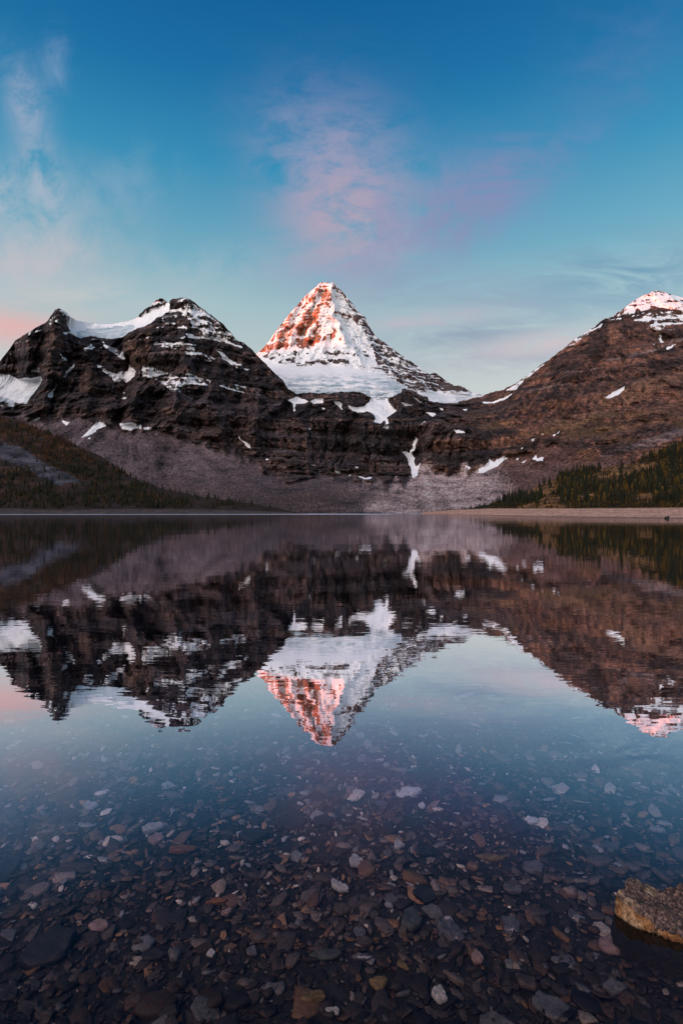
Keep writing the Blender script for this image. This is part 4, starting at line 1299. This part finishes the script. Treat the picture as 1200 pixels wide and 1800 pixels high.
def build_water():
    xs = np.array([-1900, -600, -200, -60, -15, -4, 0, 4, 15, 60, 200, 600, 1900.0])
    ys = np.array([-4, 0, 2, 5, 10, 20, 50, 120, 300, 700, 1320.0])
    X, Y = np.meshgrid(xs, ys)
    me = mesh_np('lake', np.stack([X, Y, X * 0], -1), gridquads(len(ys), len(xs)))
    m = bpy.data.materials.new('lake_water')
    m.use_nodes = True
    t = NT(m.node_tree)
    out = t.n('ShaderNodeOutputMaterial')
    geo = t.n('ShaderNodeNewGeometry')
    pos = geo.outputs['Position']
    sep = t.n('ShaderNodeSeparateXYZ')
    t.put(sep.inputs[0], pos)
    X_, Y_, _ = sep.outputs

    def slopes(sx, sy, detail, off, rough=0.5):
        mp = t.n('ShaderNodeMapping')
        t.put(mp.inputs[0], pos)
        mp.inputs['Scale'].default_value = (sx, sy, 1)
        mp.inputs['Location'].default_value = (off, off * 0.7, 0)
        nz = t.n('ShaderNodeTexNoise')
        t.put(nz.inputs['Vector'], mp.outputs[0])
        nz.inputs['Scale'].default_value = 1.0
        nz.inputs['Detail'].default_value = detail
        nz.inputs['Roughness'].default_value = rough
        return t.vmath('SUBTRACT', nz.outputs['Color'], (0.5, 0.5, 0.5))

    def scaled(v, k):
        nd = t.n('ShaderNodeVectorMath', operation='SCALE')
        t.put(nd.inputs[0], v)
        t.put(nd.inputs[3], k)
        return nd.outputs[0]
    near = t.maprange(Y_, 2.0, 5.0, 0.35, 1.0)
    w1 = scaled(slopes(0.9, 3.6, 2, 0), t.math('MULTIPLY', near, WAVE[0]))
    w2 = scaled(slopes(4.0, 22.0, 2, 13), t.math('MULTIPLY', near, WAVE[1]))
    w3 = scaled(slopes(0.05, 0.4, 3, 31), WAVE[2])
    s = t.vmath('ADD', t.vmath('ADD', w1, w2), w3)
    s = t.vmath('MULTIPLY', s, (0.6, 1.0, 0.0))
    nrm = t.vmath('NORMALIZE', t.vmath('ADD', s, (0, 0, 1)))
    # a breeze ruffles the far side of the lake
    edge = t.noise(pos, 0.006, 2, 0.5)
    ruff = t.math('MULTIPLY', t.maprange(t.math('ADD', Y_, t.math('MULTIPLY', edge, 160)), 540, 600, 0, 1, True),
                  t.maprange(t.math('DIVIDE', X_, Y_), 0.20, -0.02, 0, 1, True))
    gl = t.n('ShaderNodeBsdfGlossy')
    t.put(gl.inputs['Roughness'], t.math('ADD', t.math('MULTIPLY', ruff, 0.42), t.maprange(Y_, 10, 150, 0.0, 0.06)))
    t.put(gl.inputs['Normal'], nrm)
    tr = t.n('ShaderNodeBsdfTransparent')
    lw = t.n('ShaderNodeLayerWeight')
    lw.inputs[0].default_value = 0.5
    fc = lw.outputs['Facing']
    # the longer the slanting path through the water, the bluer what is seen below
    t.put(tr.inputs[0], t.ramp(fc, [(0.33, (0.88, 0.84, 0.80)), (0.46, (0.82, 0.80, 0.86)), (0.60, (0.66, 0.72, 0.95)), (0.8, (0.4, 0.55, 0.8))]))
    t.put(gl.inputs['Color'], t.ramp(fc, [(0.45, (0.66, 0.70, 1.0)), (0.60, (0.70, 0.77, 1.0)), (0.665, (0.76, 0.84, 1.0)), (0.72, (0.90, 0.93, 1.0)), (0.8, (0.98, 0.96, 1.0))]))
    k = t.ramp(lw.outputs['Facing'], [(0.0, (.012,) * 3), (0.40, (.016,) * 3), (0.47, (.03,) * 3), (0.515, (.085,) * 3), (0.555, (.18,) * 3),
                                      (0.60, (.30,) * 3), (0.64, (.45,) * 3), (0.68, (.64,) * 3), (0.73, (.82,) * 3), (0.80, (.92,) * 3), (1.0, (.97,) * 3)])
    mx = t.n('ShaderNodeMixShader')
    t.put(mx.inputs[0], k)
    t.put(mx.inputs[1], tr.outputs[0])
    t.put(mx.inputs[2], gl.outputs[0])
    t.put(out.inputs[0], mx.outputs[0])
    tag(link('lake', me, m), 'still clear lake mirroring the mountains', kind='structure')


WAVE = (0.007, 0.019, 0.009)
build_water()


def stone_mat(name, c0, c1, vein=None):
    m, t, b, out = new_mat(name)
    tc = t.n('ShaderNodeTexCoord')
    p = t.n('ShaderNodeNewGeometry').outputs['Position']
    n = t.noise(p, 28, 5, 0.65)
    n2 = t.noise(p, 140, 3, 0.6)
    c = t.mix(t.maprange(n, 0.32, 0.68), (*c0, 1), (*c1, 1))
    c = t.mix(0.55, c, t.mix(t.maprange(n2, 0.3, 0.7), (0.45, 0.45, 0.45, 1), (1.5, 1.5, 1.5, 1)), 'MULTIPLY')
    if vein:
        mp = t.n('ShaderNodeMapping')
        t.put(mp.inputs[0], p)
        mp.inputs['Scale'].default_value = (14, 50, 50)
        mp.inputs['Rotation'].default_value = (0.4, 0.3, 0.7)
        v = t.noise(mp.outputs[0], 1.0, 4, 0.6)
        c = t.mix(t.maprange(v, 0.56, 0.66), c, (*vein, 1))
    t.put(b.inputs['Base Color'], c)
    b.inputs['Roughness'].default_value = 0.6
    bp = t.n('ShaderNodeBump')
    bp.inputs['Distance'].default_value = 0.006
    bp.inputs['Strength'].default_value = 0.7
    t.put(bp.inputs['Height'], t.math('ADD', n, t.math('MULTIPLY', n2, .4)))
    t.put(b.inputs['Normal'], bp.outputs[0])
    return m


SM = {
    'umber': stone_mat('dark_umber_slate', (0.013, 0.010, 0.010), (0.034, 0.026, 0.025)),
    'slate': stone_mat('dark_slate', (0.015, 0.012, 0.012), (0.040, 0.033, 0.032)),
    'grey': stone_mat('grey_stone', (0.06, 0.052, 0.052), (0.14, 0.122, 0.118)),
    'brown': stone_mat('brown_stone', (0.04, 0.027, 0.022), (0.10, 0.066, 0.05)),
    'pale': stone_mat('pale_stone', (0.26, 0.22, 0.20), (0.46, 0.40, 0.37)),
    'white': stone_mat('white_stone', (0.48, 0.43, 0.38), (0.68, 0.62, 0.56)),
    'orange': stone_mat('rust_stone', (0.12, 0.045, 0.020), (0.26, 0.10, 0.04)),
    'ochre': stone_mat('ochre_stone', (0.09, 0.055, 0.02), (0.25, 0.15, 0.06)),
    'pink': stone_mat('pink_stone', (0.17, 0.10, 0.085), (0.34, 0.21, 0.18)),
    'veined': stone_mat('veined_stone', (0.05, 0.045, 0.052), (0.12, 0.105, 0.11), (0.40, 0.34, 0.34)),
    'green': stone_mat('greenish_stone', (0.035, 0.035, 0.030), (0.085, 0.08, 0.07)),
}


def slab_np(rnd, corners=6, nang=24, seed=0, rough=0.06, bevel=0.14):
    """A broken slab: angular outline, chipped rim, uneven top. Unit half width, unit height."""
    angs = sorted((i + rnd.uniform(-.32, .32)) * 2 * math.pi / corners for i in range(corners))
    rads = [rnd.uniform(.66, 1.1) for _ in range(corners)]
    poly = [(math.cos(a) * q, math.sin(a) * q) for a, q in zip(angs, rads)]
    th = np.linspace(0, 2 * math.pi, nang, endpoint=False)
    rr = []
    for a in th:
        best = 9
        dx, dy = math.cos(a), math.sin(a)
        for i in range(corners):
            (x0, y0), (x1, y1) = poly[i], poly[(i + 1) % corners]
            den = dx * (y1 - y0) - dy * (x1 - x0)
            if abs(den) < 1e-9:
                continue
            tt = (x0 * (y1 - y0) - y0 * (x1 - x0)) / den
            ss = (x0 * dy - y0 * dx) / den
            if tt > 0 and -1e-6 <= ss <= 1 + 1e-6:
                best = min(best, tt)
        rr.append(best if best < 9 else .9)
    rr = np.array(rr)
    tilt = (rnd.uniform(-.3, .3), rnd.uniform(-.3, .3))
    rings = [(0.45, 1.0), (0.82, 1.0), (1 - bevel * .5, .96), (1.0, .75), (1.02, .25), (0.9, 0.0)]
    V = [(0, 0, 1.0)]
    for k, (q, z) in enumerate(rings):
        for a, r_ in zip(th, rr):
            V.append((math.cos(a) * r_ * q, math.sin(a) * r_ * q, z))
    V = np.array(V)
    n = fbm(V[:, 0] * 2.2 + seed, V[:, 1] * 2.2, V[:, 2] * 2.2, 3, seed % 97)
    n2 = fbm(V[:, 0] * 2.2 + seed, V[:, 1] * 2.2 + 7, V[:, 2] * 2.2, 3, (seed + 5) % 97)
    V[:, 0] *= 1 + rough * 2 * n
    V[:, 1] *= 1 + rough * 2 * n
    V[:, 2] += (V[:, 2] > .5) * (n2 * .35 + V[:, 0] * tilt[0] + V[:, 1] * tilt[1])
    T, Q = [], []
    for i in range(nang):
        T.append((0, 1 + i, 1 + (i + 1) % nang))
    for k in range(len(rings) - 1):
        for i in range(nang):
            a, b = 1 + k * nang + i, 1 + k * nang + (i + 1) % nang
            Q.append((a, a + nang, b + nang, b))
    return V, np.array(Q), np.array(T)


def spot(px, py):
    """Point of the lake bed seen at a photo position."""
    Y = 2.0
    for _ in range(30):
        Y = (CAM_H - float(bed_z(Y))) / (py - HOR) * FPX
    return np.array([(px - 600) / FPX * Y, Y, float(bed_z(Y))])


STONES = [  # photo position, width and height there, turn, material, label
    (720, 1398, 52, 13, 4, 'white', 'smooth white flat stone, brightest stone under the water in the middle'),
    (318, 1496, 62, 15, -4, 'orange', 'long rust orange slab lying under water on the left'),
    (382, 1588, 40, 13, 12, 'orange', 'small rust orange sliver beside a pinkish chip, left of the middle'),
    (397, 1608, 26, 12, 20, 'pink', 'pinkish chip lying just nearer than the small rust orange sliver'),
    (172, 1634, 52, 18, -6, 'pink', 'pinkish tan flat stone alone on the dark bed at lower left'),
    (626, 1520, 40, 20, -10, 'pale', 'pale tan square cornered slab behind the pale upright chip'),
    (595, 1560, 26, 28, 80, 'pale', 'pale upright speckled chip in the middle of the lake bed'),
    (720, 1622, 62, 42, -35, 'green', 'large dark greenish block left of the pale veined stone'),
    (793, 1641, 52, 38, 35, 'veined', 'jagged purplish grey stone with pale veins in the middle foreground'),
    (900, 1634, 46, 34, -20, 'veined', 'grey veined shard right of the jagged purplish stone'),
    (838, 1689, 30, 20, -25, 'pink', 'small reddish tan stone below the jagged purplish stone'),
    (643, 1660, 34, 18, 10, 'brown', 'brown triangular stone left of the small reddish tan stone'),
    (637, 1688, 44, 14, -3, 'veined', 'long grey slab with pale streaks lying left in the foreground'),
    (668, 1733, 40, 24, 0, 'ochre', 'rounded ochre stone near the bottom edge in the middle'),
    (773, 1754, 34, 26, -30, 'pale', 'pale speckled round stone near the bottom edge'),
    (1083, 1741, 44, 26, 15, 'grey', 'lumpy light grey stone near the bottom edge at right'),
    (934, 1447, 36, 12, -10, 'white', 'whitish wedge stone right of the middle, far under water'),
    (938, 1530, 42, 20, -20, 'grey', 'grey tilted slab with square corners right of the middle'),
    (901, 1568, 36, 15, -5, 'grey', 'grey oblong block nearer than the tilted square slab'),
    (1078, 1668, 46, 30, 50, 'pink', 'dull reddish triangular slab beside the rock rising from the water'),
    (266, 1460, 44, 14, 3, 'pale', 'pale brown flat stone beyond the long rust orange slab'),
    (275, 1480, 32, 13, 0, 'pink', 'tan flat chip between the pale brown stone and the rust slab'),
    (130, 1531, 82, 17, 3, 'brown', 'long brown slab at the far left of the lake bed'),
    (572, 1684, 62, 18, -3, 'green', 'olive grey long slab in the middle foreground'),
    (545, 1757, 62, 28, 20, 'ochre', 'dark ochre wedge near the bottom edge left of the middle'),
    (650, 1592, 54, 24, -5, 'brown', 'brown rounded slab behind the dark greenish block'),
    (600, 1602, 36, 20, 15, 'brown', 'small brown stone below the pale upright chip'),
    (686, 1585, 32, 14, -10, 'grey', 'light grey flat chip behind the dark greenish block'),
    (860, 1512, 66, 9, -8, 'ochre', 'long thin tan splinter right of the pale square slab'),
    (618, 1394, 28, 14, -20, 'pink', 'pinkish chip left of the smooth white flat stone'),
    (1075, 1495, 38, 16, -15, 'grey', 'blue grey flat stone above the rock rising from the water'),
    (440, 1475, 66, 22, 5, 'slate', 'wide dark slate plate right of the long rust orange slab'),
    (231, 1425, 42, 15, 0, 'slate', 'dark oval slate stone beyond the pale brown flat stone'),
    (157, 1420, 36, 11, 12, 'pale', 'pale lilac sliver at far left beyond the other flat stones'),
    (700, 1487, 26, 14, -8, 'pale', 'small pale stone behind the pale tan square cornered slab'),
    (742, 1420, 18, 8, 0, 'white', 'tiny white chip just nearer than the smooth white flat stone'),
    (475, 1740, 34, 15, 10, 'grey', 'small grey stone near the bottom edge at lower left'),
    (585, 1783, 34, 14, 0, 'pale', 'pale grey stone at the bottom edge left of the middle'),
    (242, 1763, 30, 14, 10, 'brown', 'dull brown stone at the bottom left corner area'),
    (370, 1681, 16, 13, -30, 'pale', 'tiny tan square chip in the lower left'),
    (707, 1700, 18, 26, 80, 'ochre', 'small upright ochre stone between long grey slab and reddish tan stone'),
]


def stone_object(name, V, Q, T, mat, loc, rot, scl, label, group=None, smooth=False):
    me = mesh_np(name, V, Q, T, smooth=smooth)
    o = link(name, me, mat)
    o.location = loc
    o.rotation_euler = rot
    o.scale = scl
    return tag(o, label, 'stone', group)


def build_bed():
    # the lake bed itself
    ys = np.concatenate([np.linspace(0.2, 11, 420), np.array([12, 14, 18, 25, 40, 60, 120, 400, 1340.0])])
    xs = np.concatenate([np.array([-1900, -400, -60, -20, -11]), np.linspace(-8, 8, 560), np.array([11, 20, 60, 400, 1900.0])])
    X, Y = np.meshgrid(xs, ys)
    Z = bed_z(Y)
    k = (np.abs(X) < 9) & (Y < 11.5)
    Z = Z + np.where(k, 0.018 * fbm(X * 1.6, Y * 1.6, X * 0, 3, 501) + 0.010 * fbm(X * 14, Y * 14, X * 0, 3, 502, .6), 0)
    me = mesh_np('lake_bed', np.stack([X, Y, Z], -1), gridquads(len(ys), len(xs)))
    m, t, b, out = new_mat('lake_bed_silt')
    p = t.n('ShaderNodeNewGeometry').outputs['Position']
    n = t.noise(p, 22, 6, 0.7)
    n2 = t.noise(p, 1.1, 3, 0.5)
    c = t.ramp(n, [(0.3, (0.008, 0.007, 0.007)), (0.5, (0.022, 0.018, 0.017)), (0.7, (0.05, 0.04, 0.036))])
    t.put(b.inputs['Base Color'], t.mix(0.5, c, t.mix(n2, (.5, .5, .5, 1), (1.5, 1.4, 1.3, 1)), 'MULTIPLY'))
    b.inputs['Roughness'].default_value = 0.8
    bp = t.n('ShaderNodeBump')
    bp.inputs['Distance'].default_value = 0.01
    t.put(bp.inputs['Height'], n)
    t.put(b.inputs['Normal'], bp.outputs[0])
    tag(link('lake_bed', me, m), 'dark silty lake bed under clear shallow water', kind='structure')

    rnd = random.Random(9)
    taken = []
    for i, (px, py, w, h, turn, mk, lab) in enumerate(STONES):
        p = spot(px, py + h * 0.35)
        wid = w / FPX * p[1] * 0.5
        dep = max(h / FPX * p[1] / math.sin(math.atan2(CAM_H, p[1])) * 0.42, wid * 0.3)
        V, Q, T = slab_np(rnd, rnd.choice((5, 6, 7)), 28, 900 + i)
        hh = min(wid, dep) * rnd.uniform(.45, .7)
        stone_object('stone', V, Q, T, SM[mk], (p[0], p[1] + dep * .3, p[2] - hh * .1 + .012), (rnd.uniform(-.08, .14), rnd.uniform(-.1, .1), R(turn) * .5), (wid, dep, hh), lab)
        taken.append((p[0], p[1], max(wid, dep)))
    # further slabs and cobbles big enough to count
    kinds = (('slate', 'dark slate slab among the gravel on the lake bed', 'dark slate slabs on the lake bed'),
             ('brown', 'dull brown slab among the gravel on the lake bed', 'dull brown slabs on the lake bed'),
             ('grey', 'mid grey cobble among the gravel on the lake bed', 'mid grey cobbles on the lake bed'))
    proto = {}
    for mk, lab, grp in kinds:
        proto[mk] = []
        for j in range(7):
            V, Q, T = slab_np(rnd, rnd.choice((4, 4, 5, 5, 6)), 28, 1200 + j + len(lab), 0.05, 0.10)
            me = mesh_np('stone', V, Q, T, smooth=False)
            me.materials.append(SM[mk])
            proto[mk].append(me)
    made, tries = 0, 0
    while made < 250 and tries < 9000:
        tries += 1
        Y = 1.5 + 3.9 * rnd.random() ** 0.9
        x = rnd.uniform(-.63, .63) * Y
        s = min(0.11, max(0.026, rnd.lognormvariate(math.log(0.043), 0.45)))
        if any((x - a) ** 2 + (Y - b) ** 2 < (s + c) ** 2 * 0.8 for a, b, c in taken):
            continue
        if 0.9 < x < 1.6 and 1.85 < Y < 2.3:
            continue
        taken.append((x, Y, s))
        u = rnd.random()
        mk, lab, grp = kinds[0] if u < (.52 if x < 0 else .40) else (kinds[1] if u < .80 else kinds[2])
        o = bpy.data.objects.new('stone', rnd.choice(proto[mk]))
        COL.objects.link(o)
        asp = rnd.uniform(.5, .95)
        o.location = (x, Y, float(bed_z(Y)) + .006)
        o.rotation_euler = (rnd.gauss(0, .12), rnd.gauss(0, .12), rnd.uniform(0, 6.28))
        o.scale = (s, s * asp, s * rnd.uniform(.16, .40))
        tag(o, lab, 'stone', grp)
        made += 1
    # the gravel nobody could count
    temps = []
    for j in range(14):
        n_ = rnd.choice((5, 6, 6, 7))
        th = np.linspace(0, 2 * math.pi, n_, endpoint=False)
        rr = np.array([rnd.uniform(.55, 1.15) for _ in th])
        V = [(0, 0, 1.0)]
        for q, z in ((.86, .95), (1.0, .6), (.9, -.1)):
            for a, r_ in zip(th, rr):
                V.append((math.cos(a) * r_ * q, math.sin(a) * r_ * q, z + rnd.uniform(-.14, .14)))
        T = [(0, 1 + i, 1 + (i + 1) % n_) for i in range(n_)]
        for k in range(2):
            for i in range(n_):
                a, b_ = 1 + k * n_ + i, 1 + k * n_ + (i + 1) % n_
                T += [(a, a + n_, b_ + n_), (a, b_ + n_, b_)]
        temps.append((np.array(V), np.array(T)))
    rr_ = np.random.default_rng(33)
    N = 30000
    Y = 1.35 + 7.5 * rr_.random(N) ** 1.25
    x = rr_.uniform(-.66, .66, N) * Y + rr_.normal(0, .05, N)
    s = np.clip(rr_.lognormal(math.log(0.0138), 0.66, N), 0.004, 0.072) * (1 + 0.10 * np.clip(Y - 3, 0, 5))
    ti = rr_.integers(0, 14, N)
    ang = rr_.uniform(0, 6.283, N)
    asp = rr_.uniform(.32, .95, N)
    hgt = s * rr_.uniform(.10, .36, N)
    tx, ty = rr_.normal(0, .22, N), rr_.normal(0, .22, N)
    zb = bed_z(Y) + 0.018 * fbm(x * 1.6, Y * 1.6, x * 0, 3, 501) + rr_.uniform(-.002, .008, N)
    pal = np.array([(0.022, 0.017, 0.017), (0.036, 0.028, 0.027), (0.058, 0.046, 0.045), (0.070, 0.043, 0.032), (0.10, 0.080, 0.073), (0.15, 0.085, 0.05), (0.28, 0.24, 0.22), (0.12, 0.12, 0.13)])
    pc = rr_.choice(8, N, p=[.25, .23, .16, .17, .09, .045, .02, .035])
    far_ = (Y > 2.9) & (rr_.random(N) < 0.16)
    pc = np.where(far_, rr_.choice([4, 6, 7], N, p=[.4, .25, .35]), pc)
    base = pal[pc] * rr_.uniform(.55, 1.45, N)[:, None] * (0.40 + 1.35 * sstep(1.65, 2.7, Y))[:, None] * np.array([1.12, 0.97, 0.84])  # stones darken towards the camera: vignette shade put into their colour
    VV, TT, CC, off = [], [], [], 0
    for j in range(14):
        V, T = temps[j]
        idx = np.nonzero(ti == j)[0]
        c, sn = np.cos(ang[idx])[:, None], np.sin(ang[idx])[:, None]
        lx = V[None, :, 0] * s[idx][:, None]
        ly = V[None, :, 1] * (s * asp)[idx][:, None]
        lz = V[None, :, 2] * hgt[idx][:, None] + lx * tx[idx][:, None] + ly * ty[idx][:, None]
        W = np.stack([lx * c - ly * sn + x[idx][:, None], lx * sn + ly * c + Y[idx][:, None], lz + zb[idx][:, None]], -1)
        nv = len(V)
        TT.append((T[None] + (off + np.arange(len(idx)) * nv)[:, None, None]).reshape(-1, 3))
        VV.append(W.reshape(-1, 3))
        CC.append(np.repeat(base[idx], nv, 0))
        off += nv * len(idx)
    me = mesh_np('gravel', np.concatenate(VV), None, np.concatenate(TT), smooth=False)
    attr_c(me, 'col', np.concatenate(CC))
    m, t, b, out = new_mat('gravel')
    ac = t.n('ShaderNodeAttribute', attribute_name='col')
    p = t.n('ShaderNodeNewGeometry').outputs['Position']
    n = t.noise(p, 90, 4, 0.65)
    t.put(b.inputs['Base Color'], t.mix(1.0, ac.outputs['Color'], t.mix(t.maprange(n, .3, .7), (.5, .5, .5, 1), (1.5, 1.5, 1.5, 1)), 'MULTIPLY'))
    b.inputs['Roughness'].default_value = 0.65
    tag(link('gravel', me, m), 'small slate chips and gravel covering the lake bed', 'gravel', kind='stuff')


def build_rock():
    """The slab that rises out of the water at the right."""
    out_pts = [(1.025, 2.135), (1.045, 2.16), (1.075, 2.165), (1.09, 2.195), (1.15, 2.20), (1.22, 2.175), (1.33, 2.17), (1.45, 2.14), (1.55, 2.10), (1.58, 2.02),
               (1.48, 1.955), (1.33, 1.945), (1.22, 1.965), (1.155, 1.985), (1.115, 2.035), (1.07, 2.07), (1.035, 2.11)]
    cx, cy = 1.27, 2.07
    nang = 220
    th = np.linspace(0, 2 * math.pi, nang, endpoint=False)
    rr = np.zeros(nang)
    for i, a in enumerate(th):
        dx, dy = math.cos(a), math.sin(a)
        for k in range(len(out_pts)):
            x0, y0 = out_pts[k][0] - cx, out_pts[k][1] - cy
            x1, y1 = out_pts[(k + 1) % len(out_pts)][0] - cx, out_pts[(k + 1) % len(out_pts)][1] - cy
            den = dx * (y1 - y0) - dy * (x1 - x0)
            if abs(den) < 1e-9:
                continue
            tt = (x0 * (y1 - y0) - y0 * (x1 - x0)) / den
            ss = (x0 * dy - y0 * dx) / den
            if tt > 0 and -1e-6 <= ss <= 1 + 1e-6:
                rr[i] = max(rr[i], tt)
    rings = [(q, 1.0) for q in np.linspace(0.03, 0.93, 26)] + [(0.955, .97), (.975, .92), (.99, .85), (1.0, .72), (1.005, .6), (1.0, .5), (1.01, .4), (1.03, .3), (1.02, .18), (1.05, 0.05), (1.05, -.3), (1.0, -.8)]
    X, Yv, Z, top = [], [], [], []
    zt, zb = 0.056, -0.03
    for q, zf in rings:
        X.append(cx + np.cos(th) * rr * q)
        Yv.append(cy + np.sin(th) * rr * q)
        Z.append(np.full(nang, zb + (zt - zb) * zf if zf >= 0 else zb + zf * 0.14))
        top.append(np.full(nang, min(1, max(0, (zf - .35) / .6))))
    X, Yv, Z, top = map(np.array, (X, Yv, Z, top))
    lump = fbm(X * 9, Yv * 9, Z * 9, 4, 601, .55)
    fine = fbm(X * 42, Yv * 42, Z * 60, 4, 602, .6)
    rid = ridged(X * 13 + Yv * 6, Yv * 26 - X * 8, Z * 20, 3, 603)
    q_ = fbm(X * 7 + 2, Yv * 11, Z * 0, 3, 607) * 5
    chip = (np.floor(q_) + sstep(.8, 1.0, q_ - np.floor(q_))) / 5
    Z = Z + top * 0.030 * chip
    Z = Z + top * (0.012 * lump + 0.008 * fine + 0.012 * rid + 0.022 * np.exp(-((X - 1.11) ** 2 + (Yv - 2.17) ** 2) / 0.0012) + 0.012 * sstep(2.1, 2.17, Yv) - 0.035 * sstep(2.10, 1.97, Yv))
    crack = np.exp(-(((X - 1.125) - (Yv - 2.04) * 0.55) / 0.006) ** 2) * sstep(2.11, 2.06, Yv)
    Z = Z - 0.025 * crack * (top > .1)
    side = (1 - top)
    X = X + side * (0.014 * lump + 0.006 * fine)
    Yv = Yv + side * (0.014 * fbm(X * 9 + 3, Yv * 9, Z * 22, 4, 605) + 0.006 * fine)
    nr = len(rings)
    Q = []
    a = np.arange(nr * nang).reshape(nr, nang)
    b_ = np.roll(a, -1, axis=1)
    Q = np.stack([a[:-1], a[1:], b_[1:], b_[:-1]], -1).reshape(-1, 4)
    V = np.stack([X, Yv, Z], -1).reshape(-1, 3)
    cap = len(V)
    V = np.concatenate([V, [[cx, cy, float(Z[0].mean())]]])
    T = np.stack([np.full(nang, cap), a[0], b_[0]], -1)
    me = mesh_np('rock', V, Q, T, smooth=True)
    attr_f(me, 'top', np.concatenate([(top * sstep(1.02, .97, np.array([q for q, _ in rings]))[:, None]).ravel(), [1.0]]))
    m, t, b, out = new_mat('lichen_rock')
    geo = t.n('ShaderNodeNewGeometry')
    p = geo.outputs['Position']
    sep = t.n('ShaderNodeSeparateXYZ')
    t.put(sep.inputs[0], geo.outputs['Normal'])
    n = t.noise(p, 20, 6, 0.65)
    n2 = t.noise(p, 95, 4, 0.65)
    n3 = t.noise(p, 7, 4, 0.6)
    topc = t.ramp(n2, [(0.32, (0.014, 0.009, 0.008)), (0.5, (0.070, 0.046, 0.041)), (0.66, (0.25, 0.165, 0.14))])
    sidec = t.ramp(t.math('ADD', t.math('MULTIPLY', n, .55), t.math('MULTIPLY', n2, .45)), [(0.34, (0.026, 0.014, 0.008)), (0.5, (0.15, 0.064, 0.022)), (0.66, (0.45, 0.215, 0.085))])
    pale = t.ramp(n2, [(0.35, (0.26, 0.16, 0.085)), (0.65, (0.52, 0.36, 0.23))])
    at = t.n('ShaderNodeAttribute', attribute_name='top')
    up = t.maprange(t.math('ADD', at.outputs['Fac'], t.maprange(n, .3, .7, -.22, .22)), 0.72, 0.95, 0, 1, True)
    c = t.mix(up, sidec, topc)
    sx_ = t.n('ShaderNodeSeparateXYZ')
    t.put(sx_.inputs[0], p)
    lft = t.maprange(sx_.outputs[0], 1.20, 1.06, 0, .13)
    c = t.mix(t.math('MULTIPLY', t.maprange(t.math('ADD', n3, lft), 0.57, 0.64), t.maprange(n, .4, .55)), c, pale)
    sp = t.n('ShaderNodeSeparateXYZ')
    t.put(sp.inputs[0], p)
    algae = t.maprange(t.math('ADD', sp.outputs[2], t.math('MULTIPLY', t.math('SUBTRACT', n, 0.5), 0.03)), -0.004, 0.014, 1, 0, True)
    c = t.mix(algae, c, t.mix(n2, (0.010, 0.006, 0.003, 1), (0.035, 0.020, 0.007, 1)))
    t.put(b.inputs['Base Color'], c)
    b.inputs['Roughness'].default_value = 0.7
    bp = t.n('ShaderNodeBump')
    bp.inputs['Distance'].default_value = 0.012
    t.put(bp.inputs['Height'], t.math('ADD', n, t.math('MULTIPLY', n2, .5)))
    t.put(b.inputs['Normal'], bp.outputs[0])
    o = link('rock', me, m)
    tag(o, 'rough brown rock with ochre sides rising out of the shallow water at right', 'rock')
    # the boulder at the far waterline
    rnd = random.Random(3)
    V, Q, T = slab_np(rnd, 7, 24, 77)
    Y = 150.0
    o = stone_object('boulder', V, Q, T, SM['slate'], ((1171 - 600) / FPX * Y, Y, -.05), (0, 0, .4), (.75, .6, .55), 'dark boulder at the water edge of the right beach')
    o['category'] = 'boulder'


build_bed()
build_rock()
